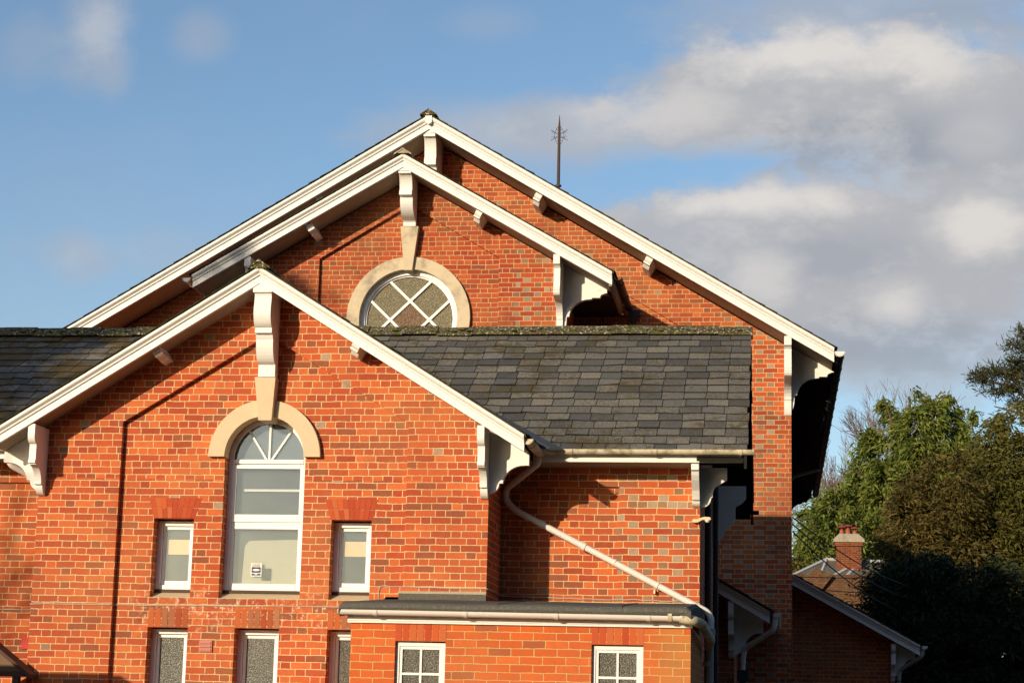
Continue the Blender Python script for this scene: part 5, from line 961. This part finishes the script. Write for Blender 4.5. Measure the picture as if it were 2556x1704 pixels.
# dark yew in the shade in front of the house
YD = 47.5
dt = thing('shaded_yew', 'broad yew bush standing in deep shade at the lower right', 'bush', (4.5, YD, 0))
trunk(dt, (4.3, YD, 0), (4.3, YD, 4.6), .3, .06, [((4.3, YD, 2), (2.6, YD - .4, 4.2), .1), ((4.3, YD, 2.4), (6.2, YD - .4, 4.6), .1)])
db = [(2.95, YD, 4.75, .75, .9, .75), (2.6, YD, 4.1, .55, .7, .7), (2.55, YD, 3.2, .45, .6, .6), (3.6, YD, 5.1, .75, .8, .65), (4.6, YD, 5.0, .9, .9, .65), (5.6, YD, 4.7, .9, .9, .7), (6.6, YD, 4.3, .9, .9, .7), (3.6, YD, 3.6, 1.1, 1, 1.1), (4.9, YD, 3.5, 1.2, 1, 1.2), (6.2, YD, 3.2, 1.2, 1, 1.2), (7.4, YD, 3.6, 1.1, 1, 1.1), (3.3, YD, 2.2, 1.0, 1, 1.2), (4.8, YD, 1.8, 1.4, 1, 1.3), (6.6, YD, 1.8, 1.4, 1, 1.3), (7.9, YD, 2.0, 1.2, 1, 1.3)]
sprays('crown', dt, 'leaf_dark', db, 60000, .15, .04, .3, .7, .4, seed=6, cl=.28, per=34)
# bare winter tree
def bare(name, label, base, H, seed, r=.22, levels=5, spread=34, mat='twig', cat='tree', bias=(0, 0, .1), twigr=.012):
    rr = random.Random(seed); t = thing(name, label, cat, base); mb = MB()
    def grow(p, d, L, r, lv):
        d = d.normalized(); q = p + d * L * .5 + Vector((rr.uniform(-.05, .05), rr.uniform(-.05, .05), 0)) * L; e = p + d * L + Vector((rr.uniform(-.08, .08), rr.uniform(-.08, .08), rr.uniform(0, .08))) * L
        mb.tube([p, q, e], [r, r * .85, max(r * .62, twigr * .6)], 7 if lv > 2 else 4, caps=False)
        if lv == 0: return
        for _ in range(rr.choice([2, 3, 3]) if lv > 2 else 4):
            ax = Vector((rr.gauss(0, 1), rr.gauss(0, 1), rr.gauss(0, .5))).normalized(); nd = (Matrix.Rotation(R(rr.uniform(.5, 1.15) * spread), 3, ax) @ d) + Vector(bias)
            st_ = e if rr.random() < .6 else p.lerp(e, rr.uniform(.5, .95)); grow(st_, nd, L * rr.uniform(.62, .82), max(r * .58, twigr), lv - 1)
    grow(Vector(base), Vector((0, 0, 1)), H * .34, r, levels); mb.build('branches', M[mat], t); return t
bare('bare_tree', 'leafless twiggy winter tree behind the left side of the cypress', (4.2, 92, 0), 15.0, 4, levels=7, twigr=.008, r=.16)
bare('bare_tree', 'second leafless tree showing as a pinkish haze of twigs beside the cypress', (2.9, 95, 0), 14.2, 23, levels=7, twigr=.008, r=.15)
bare('bare_tree', 'leafless thin tree low beside the hall corner', (1.2, 88, 0), 11.0, 12, levels=7, twigr=.008, r=.14)
ct = thing('cypress_tree', 'slim cypress out of view to the left whose tip shades the upper gable', 'tree', (-19.3, 7, 0)); trunk(ct, (-19.3, 7, 0), (-19.3, 7, 14.0), .2, .03)
plumes('crown', ct, 'leaf_green', [(-20.3, 7, 15.6), (-19.4, 7, 15.2), (-18.75, 6.8, 14.2)], 6.5, 1.2, 80, .22, .075, .6, seed=31)
bare('bare_tree', 'small leafless tree out of view by the boundary wall', (-19.35, 2, 0), 11.0, 17, levels=5, twigr=.016, r=.26)

# unseen tree masses added behind and beside the viewer to cut sky light
wd_ = [(x, -16 + random.uniform(-4, 4), h * .5, 5.5, 5, h * .5) for x in range(-3, 64, 6) for h in (random.uniform(20, 27),)] + [(25 + random.uniform(-1, 3), y, h * .5, 4.5, 5, h * .5) for y in range(-10, 60, 6) for h in (random.uniform(8, 11),)] + \
      [(-37 + random.uniform(-4, 1), y, h * .5, 4.5, 5, h * .5) for y in range(12, 66, 6) for h in (random.uniform(14, 19),)]
tag(sprays('woodland', None, 'leaf_dark', wd_, 60000, 2.4, 1.1, .3, .7, .55, seed=21, cl=1.8), None, None, kind='stuff')
